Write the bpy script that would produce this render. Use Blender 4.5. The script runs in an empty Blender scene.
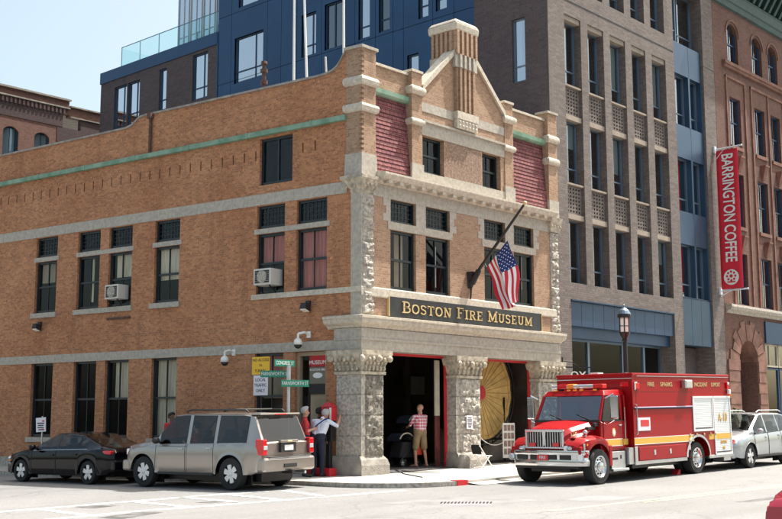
import bpy, bmesh, math, random
from math import sin, cos, pi, radians, sqrt, atan2
from mathutils import Vector, Matrix, noise
random.seed(7)
SC = bpy.context.scene
COL = SC.collection
V = Vector

# ------------------------------------------------------------------ camera, light, exposure
cam_d = bpy.data.cameras.new('camera'); CAM = bpy.data.objects.new('camera', cam_d); COL.objects.link(CAM)
_yaw, _p, _r = radians(47.74061679), radians(8.03530962), radians(-0.07581892)
_f = V((sin(_yaw)*cos(_p), cos(_yaw)*cos(_p), sin(_p)))
_ri = _f.cross(V((0, 0, 1))).normalized(); _up = _ri.cross(_f)
_ri, _up = _ri*cos(_r)+_up*sin(_r), -_ri*sin(_r)+_up*cos(_r)
CAM.matrix_world = Matrix(((_ri.x, _up.x, -_f.x, -24.25682), (_ri.y, _up.y, -_f.y, -23.24452), (_ri.z, _up.z, -_f.z, 1.65), (0, 0, 0, 1)))
cam_d.lens = 1129.385/782*36; cam_d.sensor_width = 36; cam_d.clip_end = 3000
SC.camera = CAM
SUN = V((.487, -.155, 1.0)).normalized()
EL = math.asin(SUN.z); AZ = atan2(SUN.x, SUN.y)
w = bpy.data.worlds.new('World'); SC.world = w; w.use_nodes = True
nt = w.node_tree; bg = nt.nodes['Background']
sky = nt.nodes.new('ShaderNodeTexSky'); sky.sky_type = 'NISHITA'; sky.sun_disc = False
sky.sun_elevation = EL; sky.sun_rotation = AZ; sky.air_density = 1.0; sky.dust_density = 5.0; sky.ozone_density = 1.5
hz = nt.nodes.new('ShaderNodeMix'); hz.data_type = 'RGBA'; hz.blend_type = 'MULTIPLY'; hz.inputs[0].default_value = 1; hz.inputs[7].default_value = (1.2, 1.16, .96, 1)   # warm summer haze
nt.links.new(sky.outputs[0], hz.inputs[6]); nt.links.new(hz.outputs[2], bg.inputs[0]); bg.inputs[1].default_value = .14
sl = bpy.data.lights.new('sun', 'SUN'); so = bpy.data.objects.new('sun', sl); COL.objects.link(so)
sl.energy = 5.0; sl.angle = radians(.53); sl.color = (1.0, .955, .88)
so.rotation_euler = SUN.to_track_quat('Z', 'Y').to_euler(); so.location = (0, 0, 60)
SC.view_settings.view_transform = 'Standard'; SC.view_settings.look = 'None'
SC.view_settings.exposure = 0.95; SC.view_settings.gamma = 1.0; SC.view_settings.use_curve_mapping = False
SC.render.engine = 'CYCLES'; SC.cycles.max_bounces = 6; SC.cycles.transparent_max_bounces = 12
SC.cycles.use_denoising = True; SC.cycles.caustics_reflective = False; SC.cycles.caustics_refractive = False

# ------------------------------------------------------------------ frames of the place
DA = radians(-6.85724)
T = V((sin(DA), cos(DA), 0)); N = V((-cos(DA), sin(DA), 0))       # side wall: run and outward normal
GA, GB, ROAD, WALK = .018, -.003, -.12, .0                       # the street climbs to the right
def gz(x, y, o=0): return GA*x+GB*y+o
class Fr:
    def __init__(s, o, u, n): s.o, s.u, s.n = V(o), V(u), V(n)
    def __call__(s, u, d, z): return s.o+s.u*u+s.n*d+V((0, 0, z))
FF = Fr((0, 0, 0), (1, 0, 0), (0, -1, 0))                         # museum front
FS = Fr((0, 0, 0), T, N)                                          # museum side, u runs to the back
FT = Fr((0, .3, 0), (1, 0, 0), (0, -1, 0))                        # office and brownstone fronts
FB = Fr((10.62, 0, 0), (0, 1, 0), (-1, 0, 0))                     # office side wall
def KC(df, ds):                                                   # museum corner pushed out by df (front) and ds (side)
    y = -df; return V(((sin(DA)*y-ds)/cos(DA), y, 0))

# ------------------------------------------------------------------ materials
def new_mat(name):
    m = bpy.data.materials.new(name); m.use_nodes = True
    return m, m.node_tree, m.node_tree.nodes['Principled BSDF']
def nd(t, kind, **kw):
    n = t.nodes.new('ShaderNode'+kind)
    for k, v in kw.items():
        if k in n.inputs.keys() if isinstance(k, str) else False: n.inputs[k].default_value = v
        else: setattr(n, k, v)
    return n
def mix(t, a, b, fac, mode='MIX'):
    n = t.nodes.new('ShaderNodeMix'); n.data_type = 'RGBA'; n.blend_type = mode; n.clamp_factor = True
    for i, v in ((0, fac), (6, a), (7, b)):
        if hasattr(v, 'is_linked'): t.links.new(v, n.inputs[i])
        elif i == 0: n.inputs[0].default_value = v
        else: n.inputs[i].default_value = (*v, 1)
    return n.outputs[2]
def noise_fac(t, scale, lo=.35, hi=.65, detail=4, coord='Object', stretch=None):
    tc = t.nodes.new('ShaderNodeTexCoord'); nz = t.nodes.new('ShaderNodeTexNoise')
    nz.inputs['Scale'].default_value = scale; nz.inputs['Detail'].default_value = detail
    src = tc.outputs[coord]
    if stretch:
        mp = t.nodes.new('ShaderNodeMapping'); mp.inputs['Scale'].default_value = stretch
        t.links.new(src, mp.inputs[0]); src = mp.outputs[0]
    t.links.new(src, nz.inputs['Vector'])
    mr = t.nodes.new('ShaderNodeMapRange'); mr.inputs[1].default_value = lo; mr.inputs[2].default_value = hi
    t.links.new(nz.outputs[0], mr.inputs[0]); return mr.outputs[0]
def mat(name, col, rough=.6, metal=0, var=.0, vs=3.0, bump=0, bs=20, spec=None, coat=0, var2=None, stretch=None):
    m, t, b = new_mat(name)
    b.inputs['Roughness'].default_value = rough; b.inputs['Metallic'].default_value = metal
    if spec is not None: b.inputs['Specular IOR Level'].default_value = spec
    if coat: b.inputs['Coat Weight'].default_value = coat; b.inputs['Coat Roughness'].default_value = .04
    if var or var2:
        dark = var2 or tuple(c*(1-var) for c in col); lite = col if var2 else tuple(min(1, c*(1+var*.6)) for c in col)
        c = mix(t, dark, lite, noise_fac(t, vs, stretch=stretch))
        c = mix(t, c, (.5, .5, .5), noise_fac(t, vs*7, .3, .7, 3), 'OVERLAY') if var > .2 else c
        t.links.new(c, b.inputs['Base Color'])
    else: b.inputs['Base Color'].default_value = (*col, 1)
    if bump:
        bp = t.nodes.new('ShaderNodeBump'); bp.inputs['Strength'].default_value = bump; bp.inputs['Distance'].default_value = .02
        t.links.new(noise_fac(t, bs, .2, .8, 5), bp.inputs['Height']); t.links.new(bp.outputs[0], b.inputs['Normal'])
    return m
def brick(name, c1, c2, mortar, bw=.17, bh=.070, ms=.009, tone=.35, tint=(.5, .5, .5), bump=.5, vs=.5, off=.5):
    m, t, b = new_mat(name)
    uv = t.nodes.new('ShaderNodeUVMap'); bt = t.nodes.new('ShaderNodeTexBrick')
    bt.offset = off
    for k, v in (('Scale', 1), ('Brick Width', bw), ('Row Height', bh), ('Mortar Size', ms), ('Mortar Smooth', .2), ('Bias', -.1)): bt.inputs[k].default_value = v
    for k, v in (('Color1', c1), ('Color2', c2), ('Mortar', mortar)): bt.inputs[k].default_value = (*v, 1)
    t.links.new(uv.outputs[0], bt.inputs['Vector'])
    c = mix(t, bt.outputs[0], tint, noise_fac(t, vs, .3, .75, 6), 'MULTIPLY')
    c = mix(t, c, tuple(x*.62 for x in c2), noise_fac(t, 1.0, .58, .9, 6, stretch=(1.6, 1.6, .22)))
    c = mix(t, c, tuple(x*.5 for x in c2), noise_fac(t, 14, .58, .8, 2))
    c = mix(t, c, tuple(min(1, x*1.25) for x in c1), noise_fac(t, 11, .60, .8, 2))
    t.links.new(c, b.inputs['Base Color']); b.inputs['Roughness'].default_value = .85
    bp = t.nodes.new('ShaderNodeBump'); bp.inputs['Strength'].default_value = bump; bp.inputs['Distance'].default_value = .012; bp.invert = True
    t.links.new(bt.outputs['Fac'], bp.inputs['Height']); t.links.new(bp.outputs[0], b.inputs['Normal'])
    return m
def glass(name, tint=(.35, .42, .45), refl=1.0, rough=.0):
    m = bpy.data.materials.new(name); m.use_nodes = True; t = m.node_tree
    t.nodes.remove(t.nodes['Principled BSDF']); out = t.nodes['Material Output']
    tr = t.nodes.new('ShaderNodeBsdfTransparent'); tr.inputs[0].default_value = (*tint, 1)
    gl = t.nodes.new('ShaderNodeBsdfGlossy'); gl.inputs['Roughness'].default_value = rough; gl.inputs[0].default_value = (.95, .97, 1, 1)
    ge = t.nodes.new('ShaderNodeNewGeometry'); dt = t.nodes.new('ShaderNodeVectorMath'); dt.operation = 'DOT_PRODUCT'
    t.links.new(ge.outputs['Incoming'], dt.inputs[0]); t.links.new(ge.outputs['Normal'], dt.inputs[1])
    def ma(op, a, b=0):
        n = t.nodes.new('ShaderNodeMath'); n.operation = op
        for i, v in ((0, a), (1, b)):
            if hasattr(v, 'is_linked'): t.links.new(v, n.inputs[i])
            else: n.inputs[i].default_value = v
        return n.outputs[0]
    c5 = ma('POWER', ma('SUBTRACT', 1, ma('ABSOLUTE', dt.outputs['Value'])), 5)        # Schlick, the same from both sides
    ml = t.nodes.new('ShaderNodeMath'); ml.operation = 'MULTIPLY_ADD'; ml.inputs[1].default_value = .92*refl; ml.inputs[2].default_value = .055*refl; ml.use_clamp = True
    t.links.new(c5, ml.inputs[0])
    mx = t.nodes.new('ShaderNodeMixShader'); t.links.new(ml.outputs[0], mx.inputs[0]); t.links.new(tr.outputs[0], mx.inputs[1]); t.links.new(gl.outputs[0], mx.inputs[2])
    # old panes are never quite flat
    bp = t.nodes.new('ShaderNodeBump'); bp.inputs['Strength'].default_value = .04; bp.inputs['Distance'].default_value = .05
    t.links.new(noise_fac(t, 1.3, 0, 1, 1), bp.inputs['Height']); t.links.new(bp.outputs[0], gl.inputs['Normal'])
    t.links.new(mx.outputs[0], out.inputs[0]); return m
def emit(name, col, s):
    m, t, b = new_mat(name); b.inputs['Base Color'].default_value = (*col, 1)
    b.inputs['Emission Color'].default_value = (*col, 1); b.inputs['Emission Strength'].default_value = s; return m

M = dict(
 brick=brick('tan_orange_brick', (.56, .255, .118), (.32, .130, .062), (.40, .26, .165), tint=(.78, .66, .60)),
 brick_lit=brick('lit_tan_brick', (.42, .272, .178), (.29, .172, .105), (.38, .29, .215), tint=(.86, .8, .76)),  # the side wall's brick, paler for the front's sunlight put into the colour
 brick_dark=brick('purple_brown_brick', (.105, .082, .082), (.072, .057, .060), (.11, .094, .094), tint=(.85, .8, .85), bw=.3, bh=.075),  # office brick with the side wall's shade put into the colour
 brick_office=brick('buff_grey_brick', (.20, .168, .152), (.128, .108, .10), (.13, .108, .10), tint=(.85, .82, .82), bw=.3, bh=.085),
 brick_red=brick('red_brown_brick', (.185, .088, .064), (.12, .055, .042), (.12, .075, .06), tint=(.8, .75, .75)),
 brick_far=brick('dull_red_brick', (.22, .10, .075), (.14, .066, .052), (.16, .11, .09), tint=(.85, .8, .8)),
 brick_darkband=brick('dark_purple_brick', (.10, .06, .065), (.075, .045, .05), (.08, .06, .06)),  # darker, purpler brick for the far block's frieze
 granite=mat('grey_granite', (.41, .375, .325), .8, var=.34, vs=12, bump=.6, bs=30),
 granite_dk=mat('dark_granite', (.31, .285, .25), .8, var=.25, vs=4, bump=.5, bs=24),
 stone_band=mat('pale_grey_stone', (.42, .382, .325), .8, var=.16, vs=9, bump=.2, bs=40),
 limestone=mat('cream_limestone', (.54, .485, .40), .8, var=.18, vs=9, bump=.25, bs=35),
 carved=mat('weathered_carved_stone', (.50, .44, .345), .85, var=.35, vs=6, bump=.8, bs=30),
 copper=mat('green_copper', (.25, .375, .285), .7, var=.35, vs=2.2, var2=(.13, .25, .17)),
 copper_dk=mat('dark_green_copper', (.016, .052, .048), .55, var=.3, vs=2),
 slate=brick('red_slate', (.285, .100, .096), (.18, .058, .065), (.05, .022, .03), bw=.20, bh=.2, ms=.012, tint=(.8, .72, .78), bump=1.0),
 wood_dk=mat('dark_green_painted_wood', (.012, .022, .027), .35, var=.2, vs=5),
 pane=glass('window_glass', (.80, .83, .84), .6), pane_blue=glass('office_glass', (.55, .66, .70), 3.4),
 pane_sky=glass('coated_office_glass', (.5, .62, .68), 10.0),
 pane_clear=glass('railing_glass', (.86, .96, .95), .8),
 pane_car=glass('car_glass', (.50, .54, .54), .9), pane_tint=glass('tinted_car_glass', (.20, .22, .23), 1.1),
 blue=mat('blue_metal_panel', (.019, .062, .138), .38, metal=.35, var=.12, vs=.6),
 blue_lt=mat('light_blue_metal_panel', (.042, .088, .150), .35, metal=.4, var=.12, vs=.8),
 blue_dk=mat('dark_blue_metal_panel', (.030, .065, .125), .4, metal=.35, var=.15, vs=.8),
 alu=mat('grey_blue_aluminium', (.16, .22, .29), .35, metal=.5), alu_pale=mat('pale_aluminium', (.62, .68, .74), .4, metal=.2),
 black=mat('black_paint', (.010, .010, .012), .4), iron=mat('black_iron', (.018, .018, .02), .45, metal=.3),
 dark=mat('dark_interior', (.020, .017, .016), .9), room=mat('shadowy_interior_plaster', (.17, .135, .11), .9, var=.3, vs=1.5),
 cream=mat('cream_paint', (.52, .47, .37), .6, var=.15, vs=3), cream_lt=mat('cream_curtain', (.78, .66, .48), .9, var=.3, vs=3, stretch=(8, 8, .3)),
 rose=mat('rose_curtain', (.62, .20, .16), .9, var=.3, vs=3, stretch=(8, 8, .3)), tanshade=mat('tan_shade', (.40, .31, .21), .9, var=.2, vs=2),
 redpaint=mat('red_paint', (.55, .025, .035), .4, var=.1), white=mat('white_paint', (.80, .80, .78), .5), offwhite=mat('off_white', (.62, .60, .56), .6),
 gold=mat('gold_leaf', (.66, .50, .25), .45, metal=.2), signblack=mat('black_signboard', (.022, .024, .026), .45, var=.3, vs=2),
 yellow=mat('yellow_sign', (.85, .50, .03), .5), green=mat('green_sign', (.01, .22, .14), .45), paper=mat('paper_white', (.78, .75, .80), .6),
 ink=mat('black_ink', (.015, .015, .015), .6), alloy=mat('silver_alloy', (.72, .73, .74), .35, metal=.45), chrome=mat('chrome', (.62, .63, .65), .12, metal=1), steel=mat('brushed_aluminium', (.55, .56, .57), .38, metal=.9, var=.1, vs=4),
 tyre=mat('tyre_rubber', (.016, .016, .017), .8), truckred=mat('fire_truck_red', (.31, .0025, .006), .36, coat=.18, spec=.22),
 goldstripe=mat('gold_reflective_stripe', (.70, .40, .06), .4), orange=mat('amber_lens', (.9, .25, .02), .25), redlens=mat('red_lens', (.62, .01, .015), .15, coat=.6),
 clearlens=mat('clear_lens', (.75, .78, .80), .08, metal=.5), plastic=mat('black_plastic', (.02, .02, .021), .55),
 roller=mat('ribbed_aluminium_shutter', (.72, .74, .76), .4, metal=.3, var=.06, vs=2),
 tan_car=mat('champagne_car_paint', (.37, .335, .305), .28, metal=.75, coat=.7), black_car=mat('black_car_paint', (.0025, .0025, .005), .12, coat=.30, spec=.2),
 silver_car=mat('silver_car_paint', (.40, .43, .46), .25, metal=.6, coat=.7), red_car=mat('ruby_car_paint', (.32, .004, .025), .2, metal=.2, coat=.9),
 skin=mat('skin', (.50, .27, .19), .6), skin_dk=mat('brown_skin', (.16, .085, .055), .6), hair_grey=mat('grey_hair', (.42, .41, .40), .8), hair_dk=mat('dark_hair', (.015, .012, .011), .7),
 shirt_red=mat('red_cotton', (.48, .035, .04), .9, var=.2, vs=8), shirt_white=mat('white_blue_cotton', (.66, .70, .82), .9, var=.1, vs=6), navy=mat('navy_cloth', (.012, .016, .035), .9, var=.2, vs=8),
 khaki=mat('khaki_cloth', (.30, .21, .115), .9, var=.15, vs=8), black_cloth=mat('black_cloth', (.012, .012, .014), .9), leather=mat('black_leather', (.012, .011, .011), .5),
 rust=mat('rusty_pipe', (.10, .055, .045), .8, var=.4, vs=6), net=mat('ochre_canvas', (.56, .36, .12), .9, var=.2, vs=3), conc=mat('pale_concrete', (.44, .425, .395), .9, var=.25, vs=.9, bump=.2, bs=30),
 orangebag=mat('orange_red_cloth', (.5, .045, .018), .8), leaf=mat('shrub_leaf', (.05, .11, .03), .7, var=.4, vs=9), brownstone=mat('red_sandstone', (.21, .105, .078), .85, var=.3, vs=2.5, bump=.4, bs=18),
 soffit=mat('precast_concrete', (.32, .265, .215), .85, var=.15, vs=3), flagred=mat('flag_red', (.55, .02, .04), .8), flagwhite=mat('flag_white', (.80, .80, .80), .8), flagblue=mat('flag_blue', (.012, .03, .15), .8),
 bannerred=mat('banner_red', (.62, .018, .04), .7, var=.08, vs=2), lamp_glass=mat('frosted_lamp_glass', (.92, .90, .80), .6, spec=.2),
)
# slate courses, asphalt and plaid need their own graphs
def asphalt():
    m, t, b = new_mat('worn_asphalt')
    c = mix(t, (.140, .141, .147), (.205, .206, .208), noise_fac(t, .22, .3, .7, 6))
    c = mix(t, c, (.13, .13, .132), noise_fac(t, .5, .56, .7, 6, stretch=(.25, 1, 1)))
    c = mix(t, c, (.12, .12, .122), noise_fac(t, .8, .54, .75, 7, stretch=(.06, 1.3, 1)))
    c = mix(t, c, (.125, .126, .13), noise_fac(t, 16, .45, .7, 3))
    c = mix(t, c, (.09, .09, .092), noise_fac(t, 3.0, .66, .8, 4))
    c = mix(t, c, (.28, .277, .27), noise_fac(t, 90, .45, .75, 2))
    vo = t.nodes.new('ShaderNodeTexVoronoi'); vo.feature = 'DISTANCE_TO_EDGE'; vo.inputs['Scale'].default_value = .28
    tc = t.nodes.new('ShaderNodeTexCoord'); dv = t.nodes.new('ShaderNodeTexNoise'); dv.inputs['Scale'].default_value = .9; dv.inputs['Detail'].default_value = 6
    t.links.new(tc.outputs['Object'], dv.inputs['Vector'])
    ad = t.nodes.new('ShaderNodeVectorMath'); ad.operation = 'MULTIPLY_ADD'; ad.inputs[1].default_value = (1.6, 1.6, 0)
    t.links.new(dv.outputs['Color'], ad.inputs[0]); t.links.new(tc.outputs['Object'], ad.inputs[2]); t.links.new(ad.outputs[0], vo.inputs['Vector'])
    mr = t.nodes.new('ShaderNodeMapRange'); mr.inputs[1].default_value = .004; mr.inputs[2].default_value = .010; mr.inputs[3].default_value = .55; mr.inputs[4].default_value = 0
    t.links.new(vo.outputs['Distance'], mr.inputs[0])
    c = mix(t, c, (.12, .12, .12), mr.outputs[0])
    t.links.new(c, b.inputs['Base Color']); b.inputs['Roughness'].default_value = .85
    bp = t.nodes.new('ShaderNodeBump'); bp.inputs['Strength'].default_value = .35; bp.inputs['Distance'].default_value = .01
    t.links.new(noise_fac(t, 120, .2, .8, 3), bp.inputs['Height']); t.links.new(bp.outputs[0], b.inputs['Normal'])
    return m
M['asphalt'] = asphalt()
def worn_paint(name, col):
    m, t, b = new_mat(name); b.inputs['Roughness'].default_value = .7
    t.links.new(mix(t, col, (.21, .21, .207), noise_fac(t, 2.5, .50, .66, 8)), b.inputs['Base Color']); return m
M['roadwhite'] = worn_paint('worn_white_road_paint', (.72, .72, .70)); M['roadyellow'] = worn_paint('worn_yellow_road_paint', (.70, .62, .30))
def plaid():
    m, t, b = new_mat('red_white_checked_cotton'); b.inputs['Roughness'].default_value = .9
    tc = t.nodes.new('ShaderNodeTexCoord'); sp = t.nodes.new('ShaderNodeSeparateXYZ'); t.links.new(tc.outputs['Object'], sp.inputs[0])
    def stripe(o, f):
        a = t.nodes.new('ShaderNodeMath'); a.operation = 'MULTIPLY'; a.inputs[1].default_value = f; t.links.new(o, a.inputs[0])
        s = t.nodes.new('ShaderNodeMath'); s.operation = 'SINE'; t.links.new(a.outputs[0], s.inputs[0])
        g = t.nodes.new('ShaderNodeMapRange'); g.inputs[1].default_value = -.2; g.inputs[2].default_value = .2; t.links.new(s.outputs[0], g.inputs[0]); return g.outputs[0]
    ax = t.nodes.new('ShaderNodeMath'); t.links.new(sp.outputs[0], ax.inputs[0]); t.links.new(sp.outputs[1], ax.inputs[1])
    c = mix(t, (.75, .66, .68), (.58, .05, .10), stripe(ax.outputs[0], 75)); c2 = mix(t, (.8, .74, .76), (.55, .04, .09), stripe(sp.outputs[2], 75))
    t.links.new(mix(t, c, c2, .5), b.inputs['Base Color']); return m
M['plaid'] = plaid()

# ------------------------------------------------------------------ objects
WM = {}                                                            # world matrices of the roots
def tag(o, label=None, cat=None, group=None, kind=None):
    for k, v in (('label', label), ('category', cat), ('group', group), ('kind', kind)):
        if v: o[k] = v
    return o
def thing(name, label, cat, loc=(0, 0, 0), rot=None, group=None, scale=1.0):
    o = bpy.data.objects.new(name, None); COL.objects.link(o); o.empty_display_size = .2
    m = Matrix.Translation(V(loc)) @ (rot.to_4x4() if rot else Matrix.Identity(4)) @ Matrix.Scale(scale, 4)
    o.matrix_world = m; WM[o] = m; return tag(o, label, cat, group)
class MB:
    def __init__(s): s.v, s.f, s.m, s.uvs = [], [], [], {}
    def poly(s, pts, mi=0, flip=False):
        i = len(s.v); s.v += [V(p) for p in pts]; k = list(range(i, i+len(pts)))
        s.f.append(k[::-1] if flip else k); s.m.append(mi)
    def hexa(s, b, t, mi=0):                                       # bottom and top rings of equal length
        n = len(b); i = len(s.v); s.v += [V(p) for p in b]+[V(p) for p in t]
        s.f.append([i+k for k in range(n)][::-1]); s.m.append(mi); s.f.append([i+n+k for k in range(n)]); s.m.append(mi)
        for k in range(n): s.f.append([i+k, i+(k+1) % n, i+n+(k+1) % n, i+n+k]); s.m.append(mi)
    def box(s, x0, x1, y0, y1, z0, z1, mi=0):
        s.hexa([(x0, y0, z0), (x1, y0, z0), (x1, y1, z0), (x0, y1, z0)], [(x0, y0, z1), (x1, y0, z1), (x1, y1, z1), (x0, y1, z1)], mi)
    def fbox(s, fr, u0, u1, d0, d1, z0, z1, mi=0):
        q = [(u0, d0), (u1, d0), (u1, d1), (u0, d1)]
        if fr.u.cross(fr.n).z < 0: q = q[::-1]
        s.hexa([fr(u, d, z0) for u, d in q], [fr(u, d, z1) for u, d in q], mi)
    def bar(s, a, b, w, h=None, mi=0, up=V((0, 0, 1))):
        a, b = V(a), V(b); h = h or w; d = (b-a).normalized(); x = d.cross(up)
        if x.length < 1e-4: x = d.cross(V((1, 0, 0)))
        x.normalize(); y = x.cross(d)
        r = lambda p: [p-x*w/2-y*h/2, p+x*w/2-y*h/2, p+x*w/2+y*h/2, p-x*w/2+y*h/2]
        s.hexa(r(a), r(b), mi)
    def cyl(s, a, b, r0, r1=None, n=14, mi=0, cap=True):
        a, b = V(a), V(b); r1 = r0 if r1 is None else r1; d = (b-a).normalized()
        x = d.cross(V((0, 0, 1)) if abs(d.z) < .95 else V((1, 0, 0))).normalized(); y = d.cross(x)
        i = len(s.v)
        for p, r in ((a, r0), (b, r1)):
            for k in range(n): s.v.append(p+x*(r*cos(2*pi*k/n))+y*(r*sin(2*pi*k/n)))
        for k in range(n): s.f.append([i+k, i+(k+1) % n, i+n+(k+1) % n, i+n+k]); s.m.append(mi)
        if cap:
            s.f.append([i+k for k in range(n)][::-1]); s.m.append(mi); s.f.append([i+n+k for k in range(n)]); s.m.append(mi)
    def lathe(s, o, ax, prof, n=18, mi=0):                         # prof: (radius, distance along ax)
        o, d = V(o), V(ax).normalized(); x = d.cross(V((0, 0, 1)) if abs(d.z) < .95 else V((1, 0, 0))).normalized(); y = d.cross(x)
        i = len(s.v)
        for r, h in prof:
            for k in range(n): s.v.append(o+d*h+x*(r*cos(2*pi*k/n))+y*(r*sin(2*pi*k/n)))
        for j in range(len(prof)-1):
            for k in range(n): s.f.append([i+j*n+k, i+j*n+(k+1) % n, i+(j+1)*n+(k+1) % n, i+(j+1)*n+k]); s.m.append(mi)
        s.f.append([i+k for k in range(n)][::-1]); s.m.append(mi); e = i+(len(prof)-1)*n
        s.f.append([e+k for k in range(n)]); s.m.append(mi)
    def tube(s, pts, r, n=8, mi=0):
        for a, b in zip(pts, pts[1:]): s.cyl(a, b, r, r, n, mi)
    def ell(s, c, rx, ry, rz, n=12, m=8, mi=0):
        c = V(c); i = len(s.v); s.v.append(c-V((0, 0, rz)))
        for j in range(1, m):
            a = -pi/2+pi*j/m
            for k in range(n): s.v.append(c+V((rx*cos(a)*cos(2*pi*k/n), ry*cos(a)*sin(2*pi*k/n), rz*sin(a))))
        s.v.append(c+V((0, 0, rz))); e = len(s.v)-1
        for k in range(n): s.f.append([i, i+1+(k+1) % n, i+1+k]); s.m.append(mi)
        for j in range(m-2):
            for k in range(n): s.f.append([i+1+j*n+k, i+1+j*n+(k+1) % n, i+1+(j+1)*n+(k+1) % n, i+1+(j+1)*n+k]); s.m.append(mi)
        for k in range(n): s.f.append([e, i+1+(m-2)*n+k, i+1+(m-2)*n+(k+1) % n]); s.m.append(mi)
    def grid(s, fn, nu, nv, mi=0, mf=None, closed=False):
        i = len(s.v)
        for a in range(nu+1):
            for b in range(nv+1): s.v.append(V(fn(a/nu, b/nv)))
        for a in range(nu):
            for b in range(nv):
                s.f.append([i+a*(nv+1)+b, i+(a+1)*(nv+1)+b, i+(a+1)*(nv+1)+b+1, i+a*(nv+1)+b+1]); s.m.append(mf(a, b) if mf else mi)
    def prism(s, pts, vec, mi=0):
        vec = V(vec); s.hexa(pts, [V(p)+vec for p in pts], mi)
    def pieces(s):
        """vertex sets that stand well apart, so that each becomes a part of its own"""
        import numpy as np
        nv = len(s.v); key = {}; rep = [0]*nv
        for i, p in enumerate(s.v):
            k = (round(p.x, 4), round(p.y, 4), round(p.z, 4)); rep[i] = key.setdefault(k, i)
        par = list(range(nv))
        def find(i):
            while par[i] != i: par[i] = par[par[i]]; i = par[i]
            return i
        for i in range(nv): par[find(i)] = find(rep[i])
        for f in s.f:
            a = find(f[0])
            for q in f[1:]: par[find(q)] = a
        roots = {}; isl = [roots.setdefault(find(i), len(roots)) for i in range(nv)]; k = len(roots)
        if k < 2 or k > 700: return None
        P = np.array([tuple(p) for p in s.v]); lo = np.full((k, 3), 1e9); hi = -lo; ii = np.array(isl); np.minimum.at(lo, ii, P); np.maximum.at(hi, ii, P)
        size = (hi-lo).max(1); gap = np.maximum(0, np.maximum(lo[:, None]-hi[None], lo[None]-hi[:, None])); near = np.sqrt((gap**2).sum(2)) <= np.maximum(.02, .5*np.maximum(size[:, None], size[None]))
        lab = [-1]*k; n = 0
        for a in range(k):
            if lab[a] < 0:
                st = [a]; lab[a] = n
                while st:
                    q = st.pop()
                    for c in np.nonzero(near[q])[0]:
                        if lab[c] < 0: lab[c] = n; st.append(int(c))
                n += 1
        return None if n < 2 or n > 60 else [lab[i] for i in isl]
    WHOLE = ('window_recess', 'foliage', 'printed_line', 'window', 'halyard', 'emblem', 'crosswalk', 'road', 'ground', 'flag', 'windscreen', 'pane', 'eyes', 'axle', 'underbody', 'seats', 'photograph')
    def build(s, name, mats, parent=None, **kw):
        lab = s.pieces() if parent is not None and name not in MB.WHOLE else None
        if not lab: return s.build1(name, mats, parent, **kw)
        first = None
        for n in range(max(lab)+1):
            q = MB(); ids = [i for i in range(len(s.v)) if lab[i] == n]; mp = {i: j for j, i in enumerate(ids)}; q.v = [s.v[i] for i in ids]
            for f, m in zip(s.f, s.m):
                if lab[f[0]] == n: q.f.append([mp[i] for i in f]); q.m.append(m)
            o = q.build1(name, mats, parent, **kw); first = first or o
        return first
    def build1(s, name, mats, parent=None, smooth=False, bevel=0, world=True, fix=True, merge=False):
        me = bpy.data.meshes.new(name); me.from_pydata([tuple(p) for p in s.v], [], s.f)
        if not isinstance(mats, (list, tuple)): mats = [mats]
        for m in mats: me.materials.append(M[m] if isinstance(m, str) else m)
        uv = me.uv_layers.new(name='UVMap')
        for p, mi in zip(me.polygons, s.m):
            p.material_index = mi; nn = p.normal
            if abs(nn.z) > .75: t, b = V((1, 0, 0)), V((0, 1, 0))
            else: t = V((-nn.y, nn.x, 0)).normalized(); b = V((0, 0, 1)) if abs(nn.z) < .3 else nn.cross(t)
            for li in p.loop_indices:
                q = s.v[me.loops[li].vertex_index]; uv.data[li].uv = (q.dot(t), q.dot(b))
        if parent is not None and world and parent in WM: me.transform(WM[parent].inverted())
        if fix or merge:
            bm = bmesh.new(); bm.from_mesh(me)
            if merge: bmesh.ops.remove_doubles(bm, verts=bm.verts, dist=1e-4)
            if fix: bmesh.ops.recalc_face_normals(bm, faces=bm.faces)
            bm.to_mesh(me); bm.free()
        o = bpy.data.objects.new(name, me); COL.objects.link(o)
        if parent is not None:
            o.parent = parent; WM[o] = WM.get(parent, Matrix.Identity(4))
        if smooth: me.shade_smooth() if hasattr(me, 'shade_smooth') else [setattr(p, 'use_smooth', True) for p in me.polygons]
        if bevel:
            bv = o.modifiers.new('bevel', 'BEVEL'); bv.width = bevel; bv.segments = 2; bv.limit_method = 'ANGLE'; bv.angle_limit = radians(40)
        return o
def smooth_by_angle(o, a=35):
    me = o.data
    me.shade_smooth()
    bm = bmesh.new(); bm.from_mesh(me)
    for e in bm.edges:
        if len(e.link_faces) == 2 and e.calc_face_angle(0) > radians(a): e.smooth = False
    bm.to_mesh(me); bm.free(); return o
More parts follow.
